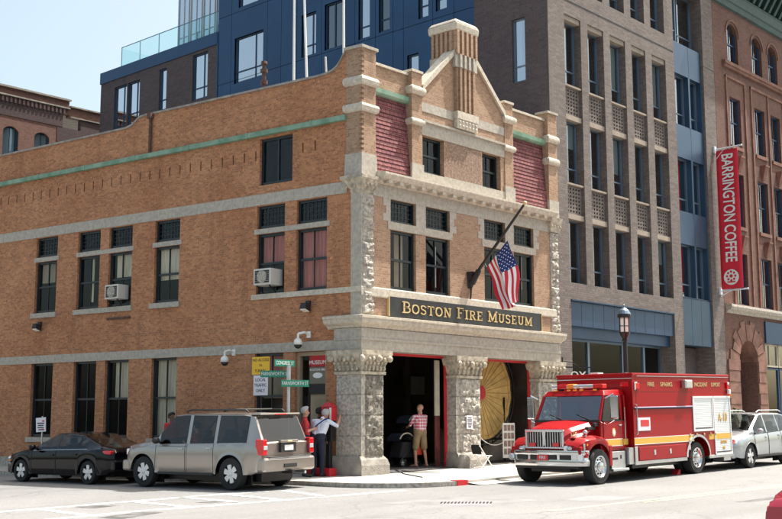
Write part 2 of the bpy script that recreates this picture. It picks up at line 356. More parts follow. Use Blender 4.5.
def text(name, body, size, mt, parent, o, ux, uz, extrude=.006, sx=1.0, bold=0, align='CENTER', spacing=1.0):
    """flat lettering standing on the plane (ux, uz) at world point o"""
    cu = bpy.data.curves.new(name, 'FONT'); cu.body = body; cu.size = size; cu.extrude = extrude; cu.offset = bold; cu.align_x = align; cu.align_y = 'CENTER'; cu.space_character = spacing
    cu.resolution_u = 3
    tmp = bpy.data.objects.new(name, cu); COL.objects.link(tmp)
    me = bpy.data.meshes.new_from_object(tmp.evaluated_get(bpy.context.evaluated_depsgraph_get()))
    bpy.data.objects.remove(tmp); bpy.data.curves.remove(cu)
    ux, uz = V(ux).normalized(), V(uz).normalized(); un = ux.cross(uz); o = V(o)
    me.transform(Matrix(((ux.x*sx, uz.x, un.x, o.x), (ux.y*sx, uz.y, un.y, o.y), (ux.z*sx, uz.z, un.z, o.z), (0, 0, 0, 1))))
    if parent in WM: me.transform(WM[parent].inverted())
    me.materials.clear(); me.materials.append(M[mt]); me.name = name
    ob = bpy.data.objects.new(name, me); COL.objects.link(ob); ob.parent = parent; WM[ob] = WM.get(parent, Matrix.Identity(4)); return ob
def copy_tree(src, loc=None, label=None, delta=None):
    """copy of a thing with copies of its parts and their sub-parts, moved by delta"""
    r = src.copy(); COL.objects.link(r); WM[r] = Matrix.Translation(V(delta)) @ WM[src]; r.matrix_world = WM[r]
    if label: r['label'] = label
    def rec(a, b):
        for ch in a.children:
            c = ch.copy(); COL.objects.link(c); c.parent = b; WM[c] = WM[r]; rec(ch, c)
    rec(src, r); return r

# ------------------------------------------------------------------ wall helpers
def wall(mb, fr, u0, u1, z0, z1, ops=(), rev=.25, mi=0, rmi=None):
    """flat wall with rectangular openings (a, b, z, Z[, reveal]) and their reveals"""
    us = sorted({u0, u1, *[q for o in ops for q in o[:2] if u0 < q < u1]}); zs = sorted({z0, z1, *[q for o in ops for q in o[2:4] if z0 < q < z1]})
    for a, b in zip(us, us[1:]):
        run = None
        for c, d in zip(zs, zs[1:]):
            uc, zc = (a+b)/2, (c+d)/2
            if any(o[0] < uc < o[1] and o[2] < zc < o[3] for o in ops): continue
            mb.poly([fr(a, 0, c), fr(b, 0, c), fr(b, 0, d), fr(a, 0, d)], mi)
    r_ = mi if rmi is None else rmi
    for o in ops:
        a, b, c, d = o[:4]; r = -(o[4] if len(o) > 4 else rev)
        mb.poly([fr(a, 0, c), fr(a, r, c), fr(a, r, d), fr(a, 0, d)], r_); mb.poly([fr(b, 0, c), fr(b, r, c), fr(b, r, d), fr(b, 0, d)], r_)
        mb.poly([fr(a, 0, c), fr(b, 0, c), fr(b, r, c), fr(a, r, c)], r_); mb.poly([fr(a, 0, d), fr(b, 0, d), fr(b, r, d), fr(a, r, d)], r_)
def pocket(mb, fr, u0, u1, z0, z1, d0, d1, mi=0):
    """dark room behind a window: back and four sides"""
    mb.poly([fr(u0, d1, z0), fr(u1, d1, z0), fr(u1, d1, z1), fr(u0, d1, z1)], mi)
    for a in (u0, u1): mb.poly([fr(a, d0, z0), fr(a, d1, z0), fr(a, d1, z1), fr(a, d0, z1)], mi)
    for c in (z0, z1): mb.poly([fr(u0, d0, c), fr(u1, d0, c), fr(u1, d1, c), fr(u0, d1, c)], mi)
def window(fr, u0, u1, z0, z1, parent, d=-.16, kind='sash', fw=.08, frame='wood_dk', pane='pane', curtain=None, rooms=None, cut=None, depth=.9, name='window', split=None):
    """window set in an opening: frame with bars > pane (> and a curtain or blind behind it)"""
    f = MB(); t = .06
    f.fbox(fr, u0, u0+fw, d-t, d+t, z0, z1); f.fbox(fr, u1-fw, u1, d-t, d+t, z0, z1)
    f.fbox(fr, u0+fw, u1-fw, d-t, d+t, z1-fw, z1); f.fbox(fr, u0+fw, u1-fw, d-t, d+t, z0, z0+fw*1.3)
    a, b, c, e = u0+fw, u1-fw, z0+fw*1.3, z1-fw; um = (a+b)/2
    if kind == 'sash':
        zm = c+(e-c)*(split or .5)
        f.fbox(fr, a, b, d-.03, d+.045, zm-.035, zm+.035); f.fbox(fr, um-.014, um+.014, d-.02, d+.02, c, zm-.035); f.fbox(fr, um-.014, um+.014, d-.02, d+.035, zm+.035, e)
        for q in (a, b-.045): f.fbox(fr, q, q+.045, d-.05, d+.025, c, zm)
    elif kind == 'lead':
        for k in range(1, 7):
            q = a+(b-a)*k/7; f.fbox(fr, q-.009, q+.009, d-.012, d+.016, c, e)
        for k in range(1, 4):
            q = c+(e-c)*k/4; f.fbox(fr, a, b, d-.012, d+.013, q-.009, q+.009)
    elif kind == 'mid':
        f.fbox(fr, um-.03, um+.03, d-.04, d+.04, c, e)
    elif kind == 'casement':                                       # fixed light with a low opening light
        zm = c+(e-c)*(split or .24); f.fbox(fr, a, b, d-.04, d+.03, zm-.03, zm+.03)
        if b-a > .7:
            q = a+(b-a)*.3; f.fbox(fr, q-.03, q+.03, d-.04, d+.03, c, e)
    fo = f.build(name, frame, parent)
    p = MB(); p.poly([fr(a, d, c), fr(b, d, c), fr(b, d, e), fr(a, d, e)]); p.build('pane', pane, fo)
    if curtain:
        m_, ca, cb, cc, cd = curtain; q = MB(); A, B, Cc, D = a+(b-a)*ca, a+(b-a)*cb, c+(e-c)*cc, c+(e-c)*cd
        nn = max(2, int((B-A)*14))
        def cf(i, j):
            u = A+(B-A)*i; return fr(u, d-.10-.02*sin(u*38), Cc+(D-Cc)*j)
        q.grid(cf, nn, 2); q.build('curtain', m_, fo, smooth=True)
    if rooms is not None: pocket(rooms, fr, u0, u1, z0, z1, d-.05, d-depth)
    return fo
def moulding(mb, prof, s_end=None, x_end=None, x_start=None, mi=0, fr=None):
    """profile (d, z) run along the side wall to s_end, round the corner, along the front to x_end"""
    st = []
    if fr is not None: st = [lambda d, z: fr(x_start, d, z), lambda d, z: fr(x_end, d, z)]
    else:
        if s_end is not None: st.append(lambda d, z: FS(s_end, d, z))
        st.append((lambda d, z: KC(d, d)+V((0, 0, z))) if x_start is None else (lambda d, z: FF(x_start, d, z)))
        if x_end is not None: st.append(lambda d, z: FF(x_end, d, z))
    for A, B in zip(st, st[1:]):
        for p, q in zip(prof, prof[1:]): mb.poly([A(*p), B(*p), B(*q), A(*q)], mi)
    for A in (st[0], st[-1]): mb.poly([A(*p) for p in prof], mi)
def corner_loft(mb, secs, mi=0):
    """corner block: sections (z, front right x, side back s, front offset, side offset)"""
    rings = []
    for z, xr, sb, df, ds in secs:
        k = KC(df, ds); b = FS(sb, ds, 0); b2 = FS(sb, -.2, 0)
        rings.append([V((p[0], p[1], z)) for p in (k, (xr, -df), (xr, .2), b2, b)])
    i = len(mb.v); n = 5
    for r in rings: mb.v += r
    for j in range(len(rings)-1):
        for q in range(n): mb.f.append([i+j*n+q, i+j*n+(q+1) % n, i+(j+1)*n+(q+1) % n, i+(j+1)*n+q]); mb.m.append(mi)
    mb.f.append([i+q for q in range(n)][::-1]); mb.m.append(mi); mb.f.append([i+(len(rings)-1)*n+q for q in range(n)]); mb.m.append(mi)
def rockface(mb, fr, u0, u1, z0, z1, rows, d=0, amp=.07, res=.045, cols=1, seed=0, mi=0, stag=0):
    """rock-faced ashlar: every block bulges roughly between its flat joints"""
    h = (z1-z0)/rows
    for r in range(rows):
        cc = cols if not isinstance(cols, (list, tuple)) else cols[r % len(cols)]
        a, b = z0+h*r, z0+h*(r+1)
        uu = (u1-u0)/cc; ins = stag*(r % 2)
        for c in range(cc):
            p, q = u0+uu*c+(ins if c == 0 else 0), u0+uu*(c+1)-(ins if c == cc-1 else 0)
            nu, nz = max(3, int((q-p)/res)), max(3, int((b-a)/res))
            sx = seed+r*7.3+c*3.1
            def fn(i, j):
                e = min(i*(q-p), (1-i)*(q-p), j*(b-a), (1-j)*(b-a)); k = min(1, max(0, (e-.012)/.07))
                u, z = p+(q-p)*i, a+(b-a)*j
                n1 = noise.fractal(V((u*3.0+sx, z*3.0, sx)), 1.0, 2.1, 3); n2 = noise.cell(V((u*7+n1*1.5+sx, z*9+n1, sx)))-abs(noise.noise(V((u*6, z*6, sx+5))))
                dd = k**.6*amp*(.55+.55*n1+.30*n2)+(-.012 if e < .008 else 0)
                return fr(u, d+max(-.015, dd), z)
            mb.grid(fn, nu, nz, mi)
            mb.poly([fr(p, d, a), fr(p, d-.2, a), fr(p, d-.2, b), fr(p, d, b)], mi); mb.poly([fr(q, d, a), fr(q, d-.2, a), fr(q, d-.2, b), fr(q, d, b)], mi)
# ------------------------------------------------------------------ ground, road, pavements
def sheet(name, pts, o, m, kind='structure', thick=0):
    b = MB()
    if thick: b.hexa([(x, y, gz(x, y, o-thick)) for x, y in pts], [(x, y, gz(x, y, o)) for x, y in pts])
    else: b.poly([(x, y, gz(x, y, o)) for x, y in pts])
    return tag(b.build(name, m), kind=kind)
g = MB(); g.poly([(-400, -400, -9), (400, -400, -9), (400, 400, -9), (-400, 400, -9)])
tag(g.build('ground', 'asphalt'), kind='structure')
b = MB(); b.grid(lambda i, j: (-70+170*i, -60+140*j, gz(-70+170*i, -60+140*j, ROAD)), 34, 28)
tag(b.build('road', 'asphalt'), kind='structure')
CURB_S, CURB_F = 2.5, -4.0
def sidept(s, n): p = T*s+N*n; return (p.x, p.y)
arc = []
ca = sidept(.2, CURB_S)
for k in range(9):
    t = k/8; p0 = V(ca); p1 = V((-2.75, -3.55)); p2 = V((-.5, CURB_F)); q = p0*(1-t)**2+p1*2*t*(1-t)+p2*t*t; arc.append((q.x, q.y))
WALKPOLY = [sidept(60, CURB_S)]+arc+[(60, CURB_F), (60, 2), (10.6, 2), (1.0, 2), sidept(60, -1)]
def pavement():
    b = MB(); dz = WALK
    top = [(x, y, gz(x, y, dz)) for x, y in WALKPOLY]
    # apron in front of the fire doors slopes down to the road
    b.poly(top)
    for (x, y), (X, Y) in zip(WALKPOLY[:len(arc)+1], WALKPOLY[1:len(arc)+2]):
        b.poly([(x, y, gz(x, y, dz)), (X, Y, gz(X, Y, dz)), (X, Y, gz(X, Y, ROAD-.1)), (x, y, gz(x, y, ROAD-.1))])
    return tag(b.build('pavement', 'conc'), kind='structure')
pavement()
cb = MB()
for (x, y), (X, Y) in zip(WALKPOLY[:len(arc)], WALKPOLY[1:len(arc)+1]):
    d = V((X-x, Y-y, 0)); n = V((d.y, -d.x, 0)).normalized()
    if n.dot(V((-1, -1, 0))) < 0: n = -n
    a, c = V((x, y, 0)), V((X, Y, 0)); q = [a, c, c-n*.16, a-n*.16]
    q = [a+n*.01, c+n*.01, c-n*.15, a-n*.15]
    cb.hexa([(p.x, p.y, gz(p.x, p.y, ROAD-.1)) for p in q], [(p.x, p.y, gz(p.x, p.y, WALK+.006)) for p in q])
tag(cb.build('kerb', 'granite'), kind='structure')
b = MB(); b.box(-.5, -.05, CURB_F-.03, CURB_F+.22, gz(-.3, -4, ROAD-.1), gz(-.3, -4, WALK+.02)); b.build('kerb_end', 'redpaint')['kind'] = 'structure'
b = MB()
def ramp(mb, pts_lo, pts_hi):
    mb.poly([(x, y, gz(x, y, ROAD+.012)) for x, y in pts_lo]+[(x, y, gz(x, y, WALK+.008)) for x, y in pts_hi[::-1]])
ramp(b, [(.0, -4.45), (10.2, -4.45)], [(.0, -3.2), (10.2, -3.2)])
b.build('driveway_apron', 'conc')['kind'] = 'structure'
# painted lines, patches and covers
def strip(mb, pts, wd, o, mi=0):
    for (x, y), (X, Y) in zip(pts, pts[1:]):
        d = V((X-x, Y-y)).normalized(); n = V((-d.y, d.x))*wd/2
        mb.poly([(px, py, gz(px, py, o)) for px, py in ((x-n.x, y-n.y), (X-n.x, Y-n.y), (X+n.x, Y+n.y), (x+n.x, y+n.y))], mi)
b = MB()
strip(b, [(-16, .1), (-11.5, -.3), (-9.4, -.45), (-6.3, -.6), (-4.4, -.9)], .28, ROAD+.004)
strip(b, [(-16, -2.5), (-11.6, -2.80), (-9.9, -2.78), (-6.7, -3.31), (-2.4, -3.85)], .28, ROAD+.004)
for a, c in (((-13.4, -.3), (-13.8, -2.5)), ((-10.7, -.5), (-10.9, -2.7)), ((-8.35, -.7), (-8.5, -2.9)), ((-6.9, -.75), (-7.1, -3.1)), ((-5.7, -.95), (-6.1, -3.2)), ((-4.1, -1.2), (-4.8, -3.4))):
    strip(b, [a, c], .22, ROAD+.0065)
strip(b, [(-24, -2.1), (-16.2, -2.3)], .25, ROAD+.004)
b.build('crosswalk', 'roadwhite')['kind'] = 'structure'
b = MB(); strip(b, [(-5.2, -10.1), (-.72, -10.53), (3.9, -11.01), (60, -16.8)], .13, ROAD+.004); strip(b, [(-2.4, -10.66), (3.9, -11.27), (60, -17.06)], .11, ROAD+.004)
b.build('centre_line', 'roadyellow')['kind'] = 'structure'
def patch(pts, m): sheet('road_patch', pts, ROAD+.002, m)
M['patch'] = mat('tar_patch', (.10, .10, .102), .8, var=.5, vs=3); M['patch2'] = mat('new_asphalt_patch', (.19, .19, .195), .85, var=.2, vs=1.5)
patch([(-10.0, -.75), (-9.3, -.7), (-9.2, -1.2), (-9.9, -1.4)], 'patch'); patch([(-11.1, -3.3), (-9.8, -3.0), (-9.6, -3.5), (-11.0, -4.0)], 'patch'); patch([(-7.7, -2.1), (-6.95, -2.2), (-6.9, -2.6), (-7.6, -2.55)], 'patch')
patch([(-5.6, -5.9), (-3.1, -6.3), (-3.0, -8.4), (-4.9, -8.3)], 'patch2'); patch([(-2.7, -8.8), (-1.1, -8.7), (-.9, -9.8), (-2.7, -9.9)], 'patch2'); patch([(-1.3, -12.2), (1.2, -12.4), (1.3, -12.7), (-1.2, -12.5)], 'patch')
gr = MB()
x0, y0 = -4.45, -7.47
for k in range(15):
    u = -.55+k*.078; p = V((x0+u*.55, y0-u*.83, 0)); q = V((.11, .075, 0))
    a, c = p-q*1.2, p+q*1.2
    gr.hexa([(a.x-.014, a.y+.01, gz(a.x, a.y, ROAD-.02)), (c.x-.014, c.y+.01, gz(c.x, c.y, ROAD-.02)), (c.x+.014, c.y-.01, gz(c.x, c.y, ROAD-.02)), (a.x+.014, a.y-.01, gz(a.x, a.y, ROAD-.02))],
            [(a.x-.014, a.y+.01, gz(a.x, a.y, ROAD+.012)), (c.x-.014, c.y+.01, gz(c.x, c.y, ROAD+.012)), (c.x+.014, c.y-.01, gz(c.x, c.y, ROAD+.012)), (a.x+.014, a.y-.01, gz(a.x, a.y, ROAD+.012))])
tag(gr.build('drain_grate', 'iron'), 'dark slotted iron drain grate set in the road before the fire truck', 'drain grate')

# ------------------------------------------------------------------ the museum
mus = thing('museum_building', 'two storey tan brick firehouse with stone piers, red slate attic and gable chimney', 'building', (5, 8, 0))
rooms = MB()
SIDEW = [(1.33, 2.55), (3.04, 4.22), (7.75, 8.97), (10.12, 11.35), (11.82, 13.05), (14.22, 15.47)]
ops = []
for a, c in SIDEW:
    ops += [(a, c, 5.6, 7.55, .24), (a, c, 7.72, 8.47, .24)]
    ops.append((a, c, .02 if a < 2 else 1.0, 3.71, .26))
ops.append((2.75, 4.15, 9.15, 10.7, .26))
slots = [s for s in [1.8+.5*k for k in range(35)] if not 2.6 < s < 4.3]
ops += [(s, s+.055, 10.0, 10.33, .12) for s in slots]
sw = MB(); wall(sw, FS, .02, 19.5, -.7, 12.0, ops)
top = [(19.5, 12.02), (10.62, 12.03), (10.3, 12.1), (10.05, 12.26), (9.86, 12.34), (9.6, 12.36), (1.75, 12.36), (1.4, 12.38), (1.15, 12.43), (.97, 12.53), (.83, 12.68), (.72, 12.85), (.64, 12.97), (.56, 13.0)]
for (a, z), (c, Z) in zip(top, top[1:]): sw.poly([FS(a, 0, 12.0), FS(c, 0, 12.0), FS(c, 0, Z), FS(a, 0, z)])
for (a, z), (c, Z) in zip(top, top[1:]): sw.poly([FS(a, -.32, 11.5), FS(c, -.32, 11.5), FS(c, -.32, Z), FS(a, -.32, z)])
sw.poly([FS(19.5, 0, -.7), FS(19.5, -10, -.7), FS(19.5, -10, 12.0), FS(19.5, 0, 12.0)])
sw.build('side_wall', 'brick', mus, fix=False)
for s in slots: rooms.poly([FS(s, -.12, 10), FS(s+.055, -.12, 10), FS(s+.055, -.12, 10.33), FS(s, -.12, 10.33)])  # slot backs coloured dark for the shadow in the gaps
cp = MB()
for (a, z), (c, Z) in zip(top, top[1:]):
    cp.hexa([FS(a, .05, z), FS(c, .05, Z), FS(c, -.36, Z), FS(a, -.36, z)], [FS(a, .05, z+.07), FS(c, .05, Z+.07), FS(c, -.36, Z+.07), FS(a, -.36, z+.07)])
cp.build('parapet_coping', 'granite_dk', mus)
gt = MB(); gt.fbox(FS, .57, 19.4, 0, .13, 10.78, 10.94)
for k in range(7): gt.fbox(FS, 1.9+2.7*k, 1.95+2.7*k, .0, .15, 10.76, 10.96)
gt.build('gutter', 'copper', mus)
lp = MB(); lp.cyl(FS(9.3, .07, 10.94), FS(9.3, .07, 12.25), .055, n=10); lp.fbox(FS, 9.2, 9.4, .0, .16, 12.2, 12.4); lp.build('downpipe', 'rust', mus)
bd = MB()
for k in range(9):                                                  # long stones butted end to end
    a, c = .55+2.12*k, .55+2.12*(k+1)-.008
    bd.fbox(FS, a, min(c, 19.45), -.05, .022, 8.5, 8.86); bd.fbox(FS, a+.42, min(c+.42, 19.45), -.05, .026, 3.715, 4.01)
for a, c in ((1.22, 4.33), (7.65, 9.07), (10.05, 13.12), (14.12, 15.57)):
    bd.fbox(FS, a, c, -.2, .02, 7.552, 7.716)
bd.build('stone_band', 'stone_band', mus)
sl_ = MB()
for a, c in ((7.68, 9.12), (10.04, 13.14), (14.15, 15.6)): sl_.fbox(FS, a, c, -.2, .07, 5.42, 5.598)
for a, c in SIDEW[1:]: sl_.fbox(FS, a-.1, c+.1, -.2, .08, .82, .998)
sl_.build('window_sill', 'stone_band', mus)
fd = MB(); fd.fbox(FS, 1.25, 19.4, 0, .06, -.7, .26); fd.build('foundation', 'granite', mus)
# side windows
UP = {0: ('rose', .0, 1, 0, 1), 1: ('rose', .0, 1, .5, 1), 2: ('cream_lt', 0, 1, .40, 1), 3: ('cream_lt', .1, .9, .55, 1), 4: ('cream_lt', .45, .6, .1, 1), 5: ('tanshade', .3, 1, .6, 1)}
DN = {1: ('rose', 0, 1, .80, 1), 2: ('cream_lt', .0, 1, .0, 1), 3: ('cream_lt', .1, .8, .5, 1), 4: None, 5: None}
for i, (a, c) in enumerate(SIDEW):
    window(FS, a, c, 5.6, 7.55, mus, rooms=rooms, curtain=UP[i]); window(FS, a, c, 7.722, 8.47, mus, kind='lead', rooms=rooms)
    if i: window(FS, a, c, 1.0, 3.712, mus, rooms=rooms, curtain=DN.get(i), d=-.18)
sh = MB(); a, c = SIDEW[1]; sh.fbox(FS, a+.1, c-.1, -.34, -.33, 2.3, 3.2); sh.build('window_shade', 'tanshade', mus)
window(FS, 2.75, 4.15, 9.15, 10.7, mus, kind='mid', rooms=rooms)
# street door beside the corner pier
dr = MB(); dr.fbox(FS, 1.33, 1.43, -.26, -.1, .02, 3.7); dr.fbox(FS, 2.45, 2.55, -.26, -.1, .02, 3.7); dr.fbox(FS, 1.43, 2.45, -.26, -.1, 3.58, 3.7); dr.fbox(FS, 1.43, 2.05, -.24, -.16, .05, 3.58)
do = dr.build('side_door', 'tanshade', mus)
p = MB(); p.poly([FS(2.05, -.2, .1), FS(2.45, -.2, .1), FS(2.45, -.2, 3.58), FS(2.05, -.2, 3.58)]); p.build('pane', 'pane', do); pocket(rooms, FS, 1.34, 2.54, .02, 3.7, -.27, -1.2)

# front wall, first floor
FW = [(1.30, 2.50), (2.98, 4.20), (6.05, 7.25), (7.75, 8.95)]
fo = []
for a, c in FW: fo += [(a, c, 5.61, 7.47, .24), (a, c, 7.72, 8.43, .24)]
fw_ = MB(); wall(fw_, FF, .02, 10.5, 4.6, 8.86, fo)
fw_.poly([FF(10.5, 0, 4.6), FF(10.5, -.6, 4.6), FF(10.5, -.6, 13), FF(10.5, 0, 13)])
att = [(2.85, 3.95, 9.54, 10.77, .3), (6.0, 7.05, 9.54, 10.77, .3)]
wall(fw_, FF, 2.32, 7.78, 9.2, 12.25, att, rev=.3)
fw_.poly([FF(2.8, 0, 12.25), FF(7.28, 0, 12.25), FF(5.6, 0, 13.86), FF(4.45, 0, 13.86)])
fw_.poly([FF(2.8, -.35, 12.25), FF(7.28, -.35, 12.25), FF(5.6, -.35, 13.86), FF(4.45, -.35, 13.86)])
for u in (2.32, 7.78): fw_.poly([FF(u, 0, 9.2), FF(u, -.9, 9.2), FF(u, -.9, 12.7), FF(u, 0, 12.7)])
for a, c in ((.55, 2.32), (7.78, 10.0)):
    fw_.fbox(FF, a, c, -.46, -.16, 11.9, 12.66)
for a, c in ((2.30, 2.80), (7.28, 7.78)): fw_.fbox(FF, a, c, -.6, .03, 9.2, 12.78)
fw_.build('front_wall', 'brick_lit', mus, fix=False)
for i, (a, c) in enumerate(FW):
    window(FF, a, c, 5.61, 7.472, mus, rooms=rooms, curtain=(('tanshade', .35, .75, .0, 1), ('offwhite', .62, .68, .1, .9), None, ('tanshade', .62, .7, .3, 1))[i]); window(FF, a, c, 7.722, 8.43, mus, kind='lead', rooms=rooms, fw=.06)
for a, c, z, Z, r in att: window(FF, a, c, z, Z, mus, d=-.24, rooms=rooms)
st = MB()                                                           # pale stone of the front
st.fbox(FF, .5, 9.95, -.1, .018, 8.432, 8.83)
for a, c in ((1.17, 4.33), (5.92, 9.08)): st.fbox(FF, a, c, -.2, .022, 7.472, 7.718)
for a, c in ((2.502, 2.978), (7.252, 7.748)): st.fbox(FF, a, c, -.2, .015, 7.72, 8.43)
for k, (a, s) in enumerate(((1.3, -1), (4.2, 1), (6.05, -1), (8.95, 1))):
    for j in range(3):
        wd = .34 if j % 2 == 0 else .22; z = 7.72+j*.237
        st.fbox(FF, *sorted((a+s*.002, a+s*wd)), -.2, .013, z, z+.234)
st.fbox(FF, 2.81, 7.27, -.25, .03, 9.22, 9.538)                     # attic sill course
for u in (2.42, 7.4): st.fbox(FF, u-.16, u+.42, 0, .07, 9.22, 9.75)
st.fbox(FF, 2.81, 7.27, -.2, .02, 10.775, 11.2); st.fbox(FF, 2.81, 7.27, -.2, .10, 11.2, 11.27)
st.fbox(FF, 3.955, 5.995, -.1, .006, 9.54, 9.57)
st.fbox(FF, 2.81, 4.5, -.1, .018, 11.56, 11.86); st.fbox(FF, 5.52, 7.27, -.1, .018, 11.56, 11.86)
st.build('front_stonework', 'stone_band', mus)
at = MB(); at.fbox(FF, 4.02, 5.93, -.1, .004, 9.575, 10.77); at.build('attic_panel', mat('mottled_terracotta_panel', (.27, .18, .13), .85, var=.4, vs=12, bump=.6, bs=40), mus)
ms = MB()
moulding(ms, [(0, 8.83), (.10, 8.88), (.12, 8.93), (.32, 8.95), (.38, 9.03), (.42, 9.09), (.42, 9.15), (-.12, 9.22)], x_start=.62, x_end=10.0, fr=FF)
k = .9
while k < 9.9: ms.fbox(FF, k, k+.17, .10, .31, 8.84, 8.945); k += .52
ms.build('cornice', 'limestone', mus, fix=True)
# slate slopes, in real overlapping courses
for a, c in ((.60, 2.32), (7.78, 9.98)):
    s_ = MB(); n = 19
    for j in range(n):
        z, Z = 9.2+2.56*j/n, 9.2+2.56*(j+1)/n; d0, d1 = -.04-.22*j/n, -.04-.22*(j+1)/n
        s_.poly([FF(a, d0+.022, z), FF(c, d0+.022, z), FF(c, d1, Z), FF(a, d1, Z)]); s_.poly([FF(a, d0+.022, z), FF(c, d0+.022, z), FF(c, d0-.01, z), FF(a, d0-.01, z)])
    s_.build('slate_roof', 'slate', mus)
    gg = MB(); moulding(gg, [(-.45, 11.70), (-.14, 11.72), (-.07, 11.78), (-.06, 11.92), (-.45, 11.94)], x_start=a, x_end=c, fr=FF); gg.build('gutter', 'copper', mus)
cp = MB()
for a, c in ((.6, 2.30), (7.78, 10.0)): cp.fbox(FF, a, c, -.50, -.10, 12.66, 12.74)
for a, c in ((2.27, 2.83), (7.25, 7.81)): cp.fbox(FF, a, c, -.44, .07, 12.78, 12.86)
for (a, z), (c, Z) in (((2.8, 12.27), (4.45, 13.87)), ((7.28, 12.27), (5.6, 13.87))):
    cp.hexa([FF(a, .09, z-.04), FF(c, .09, Z-.04), FF(c, -.4, Z-.04), FF(a, -.4, z-.04)], [FF(a, .09, z+.16), FF(c, .09, Z+.16), FF(c, -.4, Z+.16), FF(a, -.4, z+.16)])
cp.build('gable_coping', 'limestone', mus)
def band_box(mb, fr, u0, u1, d0, d1, z0, z1, out):                  # stone with a rounded face
    n = 5; rings = []
    for j in range(n+1):
        t = j/n; e = out*(1-(2*t-1)**2)**.5*(1 if t < .999 else 1); z = z0+(z1-z0)*t
        rings.append([fr(u0-e, d1+e, z), fr(u1+e, d1+e, z), fr(u1+e, d0, z), fr(u0-e, d0, z)])
    for r, q in zip(rings, rings[1:]):
        for k in range(4): mb.poly([r[k], r[(k+1) % 4], q[(k+1) % 4], q[k]])
    mb.poly(rings[0]); mb.poly(rings[-1])
pb_ = MB()
for a, c in ((2.30, 2.80), (7.28, 7.78)):
    band_box(pb_, FF, a-.02, c+.02, -.4, .05, 12.05, 12.33, .09); band_box(pb_, FF, a-.01, c+.01, -.3, .05, 11.03, 11.25, .07)
band_box(pb_, FF, 9.97, 10.58, -.5, .05, 11.83, 12.12, .06); band_box(pb_, FF, 9.97, 10.58, -.5, .05, 10.99, 11.26, .06)
for z, Z in ((11.83, 12.12), (10.99, 11.26)):
    corner_loft(pb_, [(z, .62, .60, .05, .05), (z+.05, .67, .65, .10, .10), (z+.17, .69, .67, .12, .12), (z+.25, .67, .65, .09, .09), (Z, .62, .60, .05, .05)])
pb_.build('pier_band', 'limestone', mus)
# corner pilaster with dog-tooth brick edge
cpil = MB()
def tooth(z0, z1):
    n = int((z1-z0)/.075); rings = []
    for j in range(n):
        z, Z = z0+(z1-z0)*j/n, z0+(z1-z0)*(j+1)/n
        e = .10 if j % 2 else .004
        ring = [FS(e, .03, 0), KC(.03, .03)+V((e, 0, 0)), V((.6, -.03, 0)), V((.6, .3, 0)), FS(.58, -.2, 0), FS(.58, .03, 0)]
        rings += [[p+V((0, 0, z)) for p in ring], [p+V((0, 0, Z)) for p in ring]]
    for r, q in zip(rings, rings[1:]):
        for k in range(6): cpil.poly([r[k], r[(k+1) % 6], q[(k+1) % 6], q[k]])
    cpil.poly(rings[0]); cpil.poly(rings[-1])
for a, c in ((9.69, 10.99), (11.26, 11.83), (12.12, 13.0)): tooth(a, c)
cpil.fbox(FF, 9.98, 10.56, -.5, .03, 9.65, 12.95)
cpil.build('corner_pilaster', 'brick_lit', mus)
gs = MB()
corner_loft(gs, [(8.98, .64, .62, .06, .06), (9.69, .62, .60, .05, .05)]); gs.fbox(FF, 9.97, 10.58, -.5, .05, 8.98, 9.65)
corner_loft(gs, [(13.0, .66, .64, .09, .09), (13.09, .66, .64, .09, .09)]); gs.fbox(FF, 9.92, 10.6, -.5, .08, 12.95, 13.03)
corner_loft(gs, [(4.74, .5, .38, .025, .03), (8.45, .5, .38, .025, .03)])
gs.build('pilaster_stone', 'stone_band', mus)
rq = MB(); rockface(rq, FF, .0, .52, 4.74, 8.45, 10, d=.028, amp=.10, res=.04, stag=.0, seed=3); rockface(rq, FF, 9.98, 10.5, 4.74, 8.45, 11, d=.02, amp=.10, res=.04, seed=11)
rq.build('rough_quoins', 'granite', mus, merge=True, fix=False)
cpt = MB()
corner_loft(cpt, [(8.45, .42, .36, .03, .03), (8.52, .46, .40, .07, .07), (8.56, .44, .38, .05, .05), (8.80, .62, .56, .16, .16), (8.88, .70, .66, .22, .22), (8.98, .72, .68, .22, .22)])
hx = []
for j in range(5):
    z = 8.45+.53*j/4; e = .10*j/4+.04; hx.append([FF(9.98-e, .04+e*1.2, z), FF(10.5+e*.6, .04+e*1.2, z), FF(10.5+e*.6, -.1, z), FF(9.98-e, -.1, z)])
for r, q in zip(hx, hx[1:]):
    for k in range(4): cpt.poly([r[k], r[(k+1) % 4], q[(k+1) % 4], q[k]])
cpt.poly(hx[0]); cpt.poly(hx[-1])
for i in range(7):
    cpt.ell(FF(.02+.085*i, .10+.04*(i % 2), 8.66+.07*(i % 2)), .045, .05, .06, 8, 5); cpt.ell(FS(.02+.08*i, .10, 8.66+.07*(i % 2)), .04, .045, .05, 8, 5); cpt.ell(FF(9.96+.09*i, .13, 8.66+.08*(i % 2)), .05, .05, .06, 8, 5)
cpt.build('carved_capital', 'carved', mus)

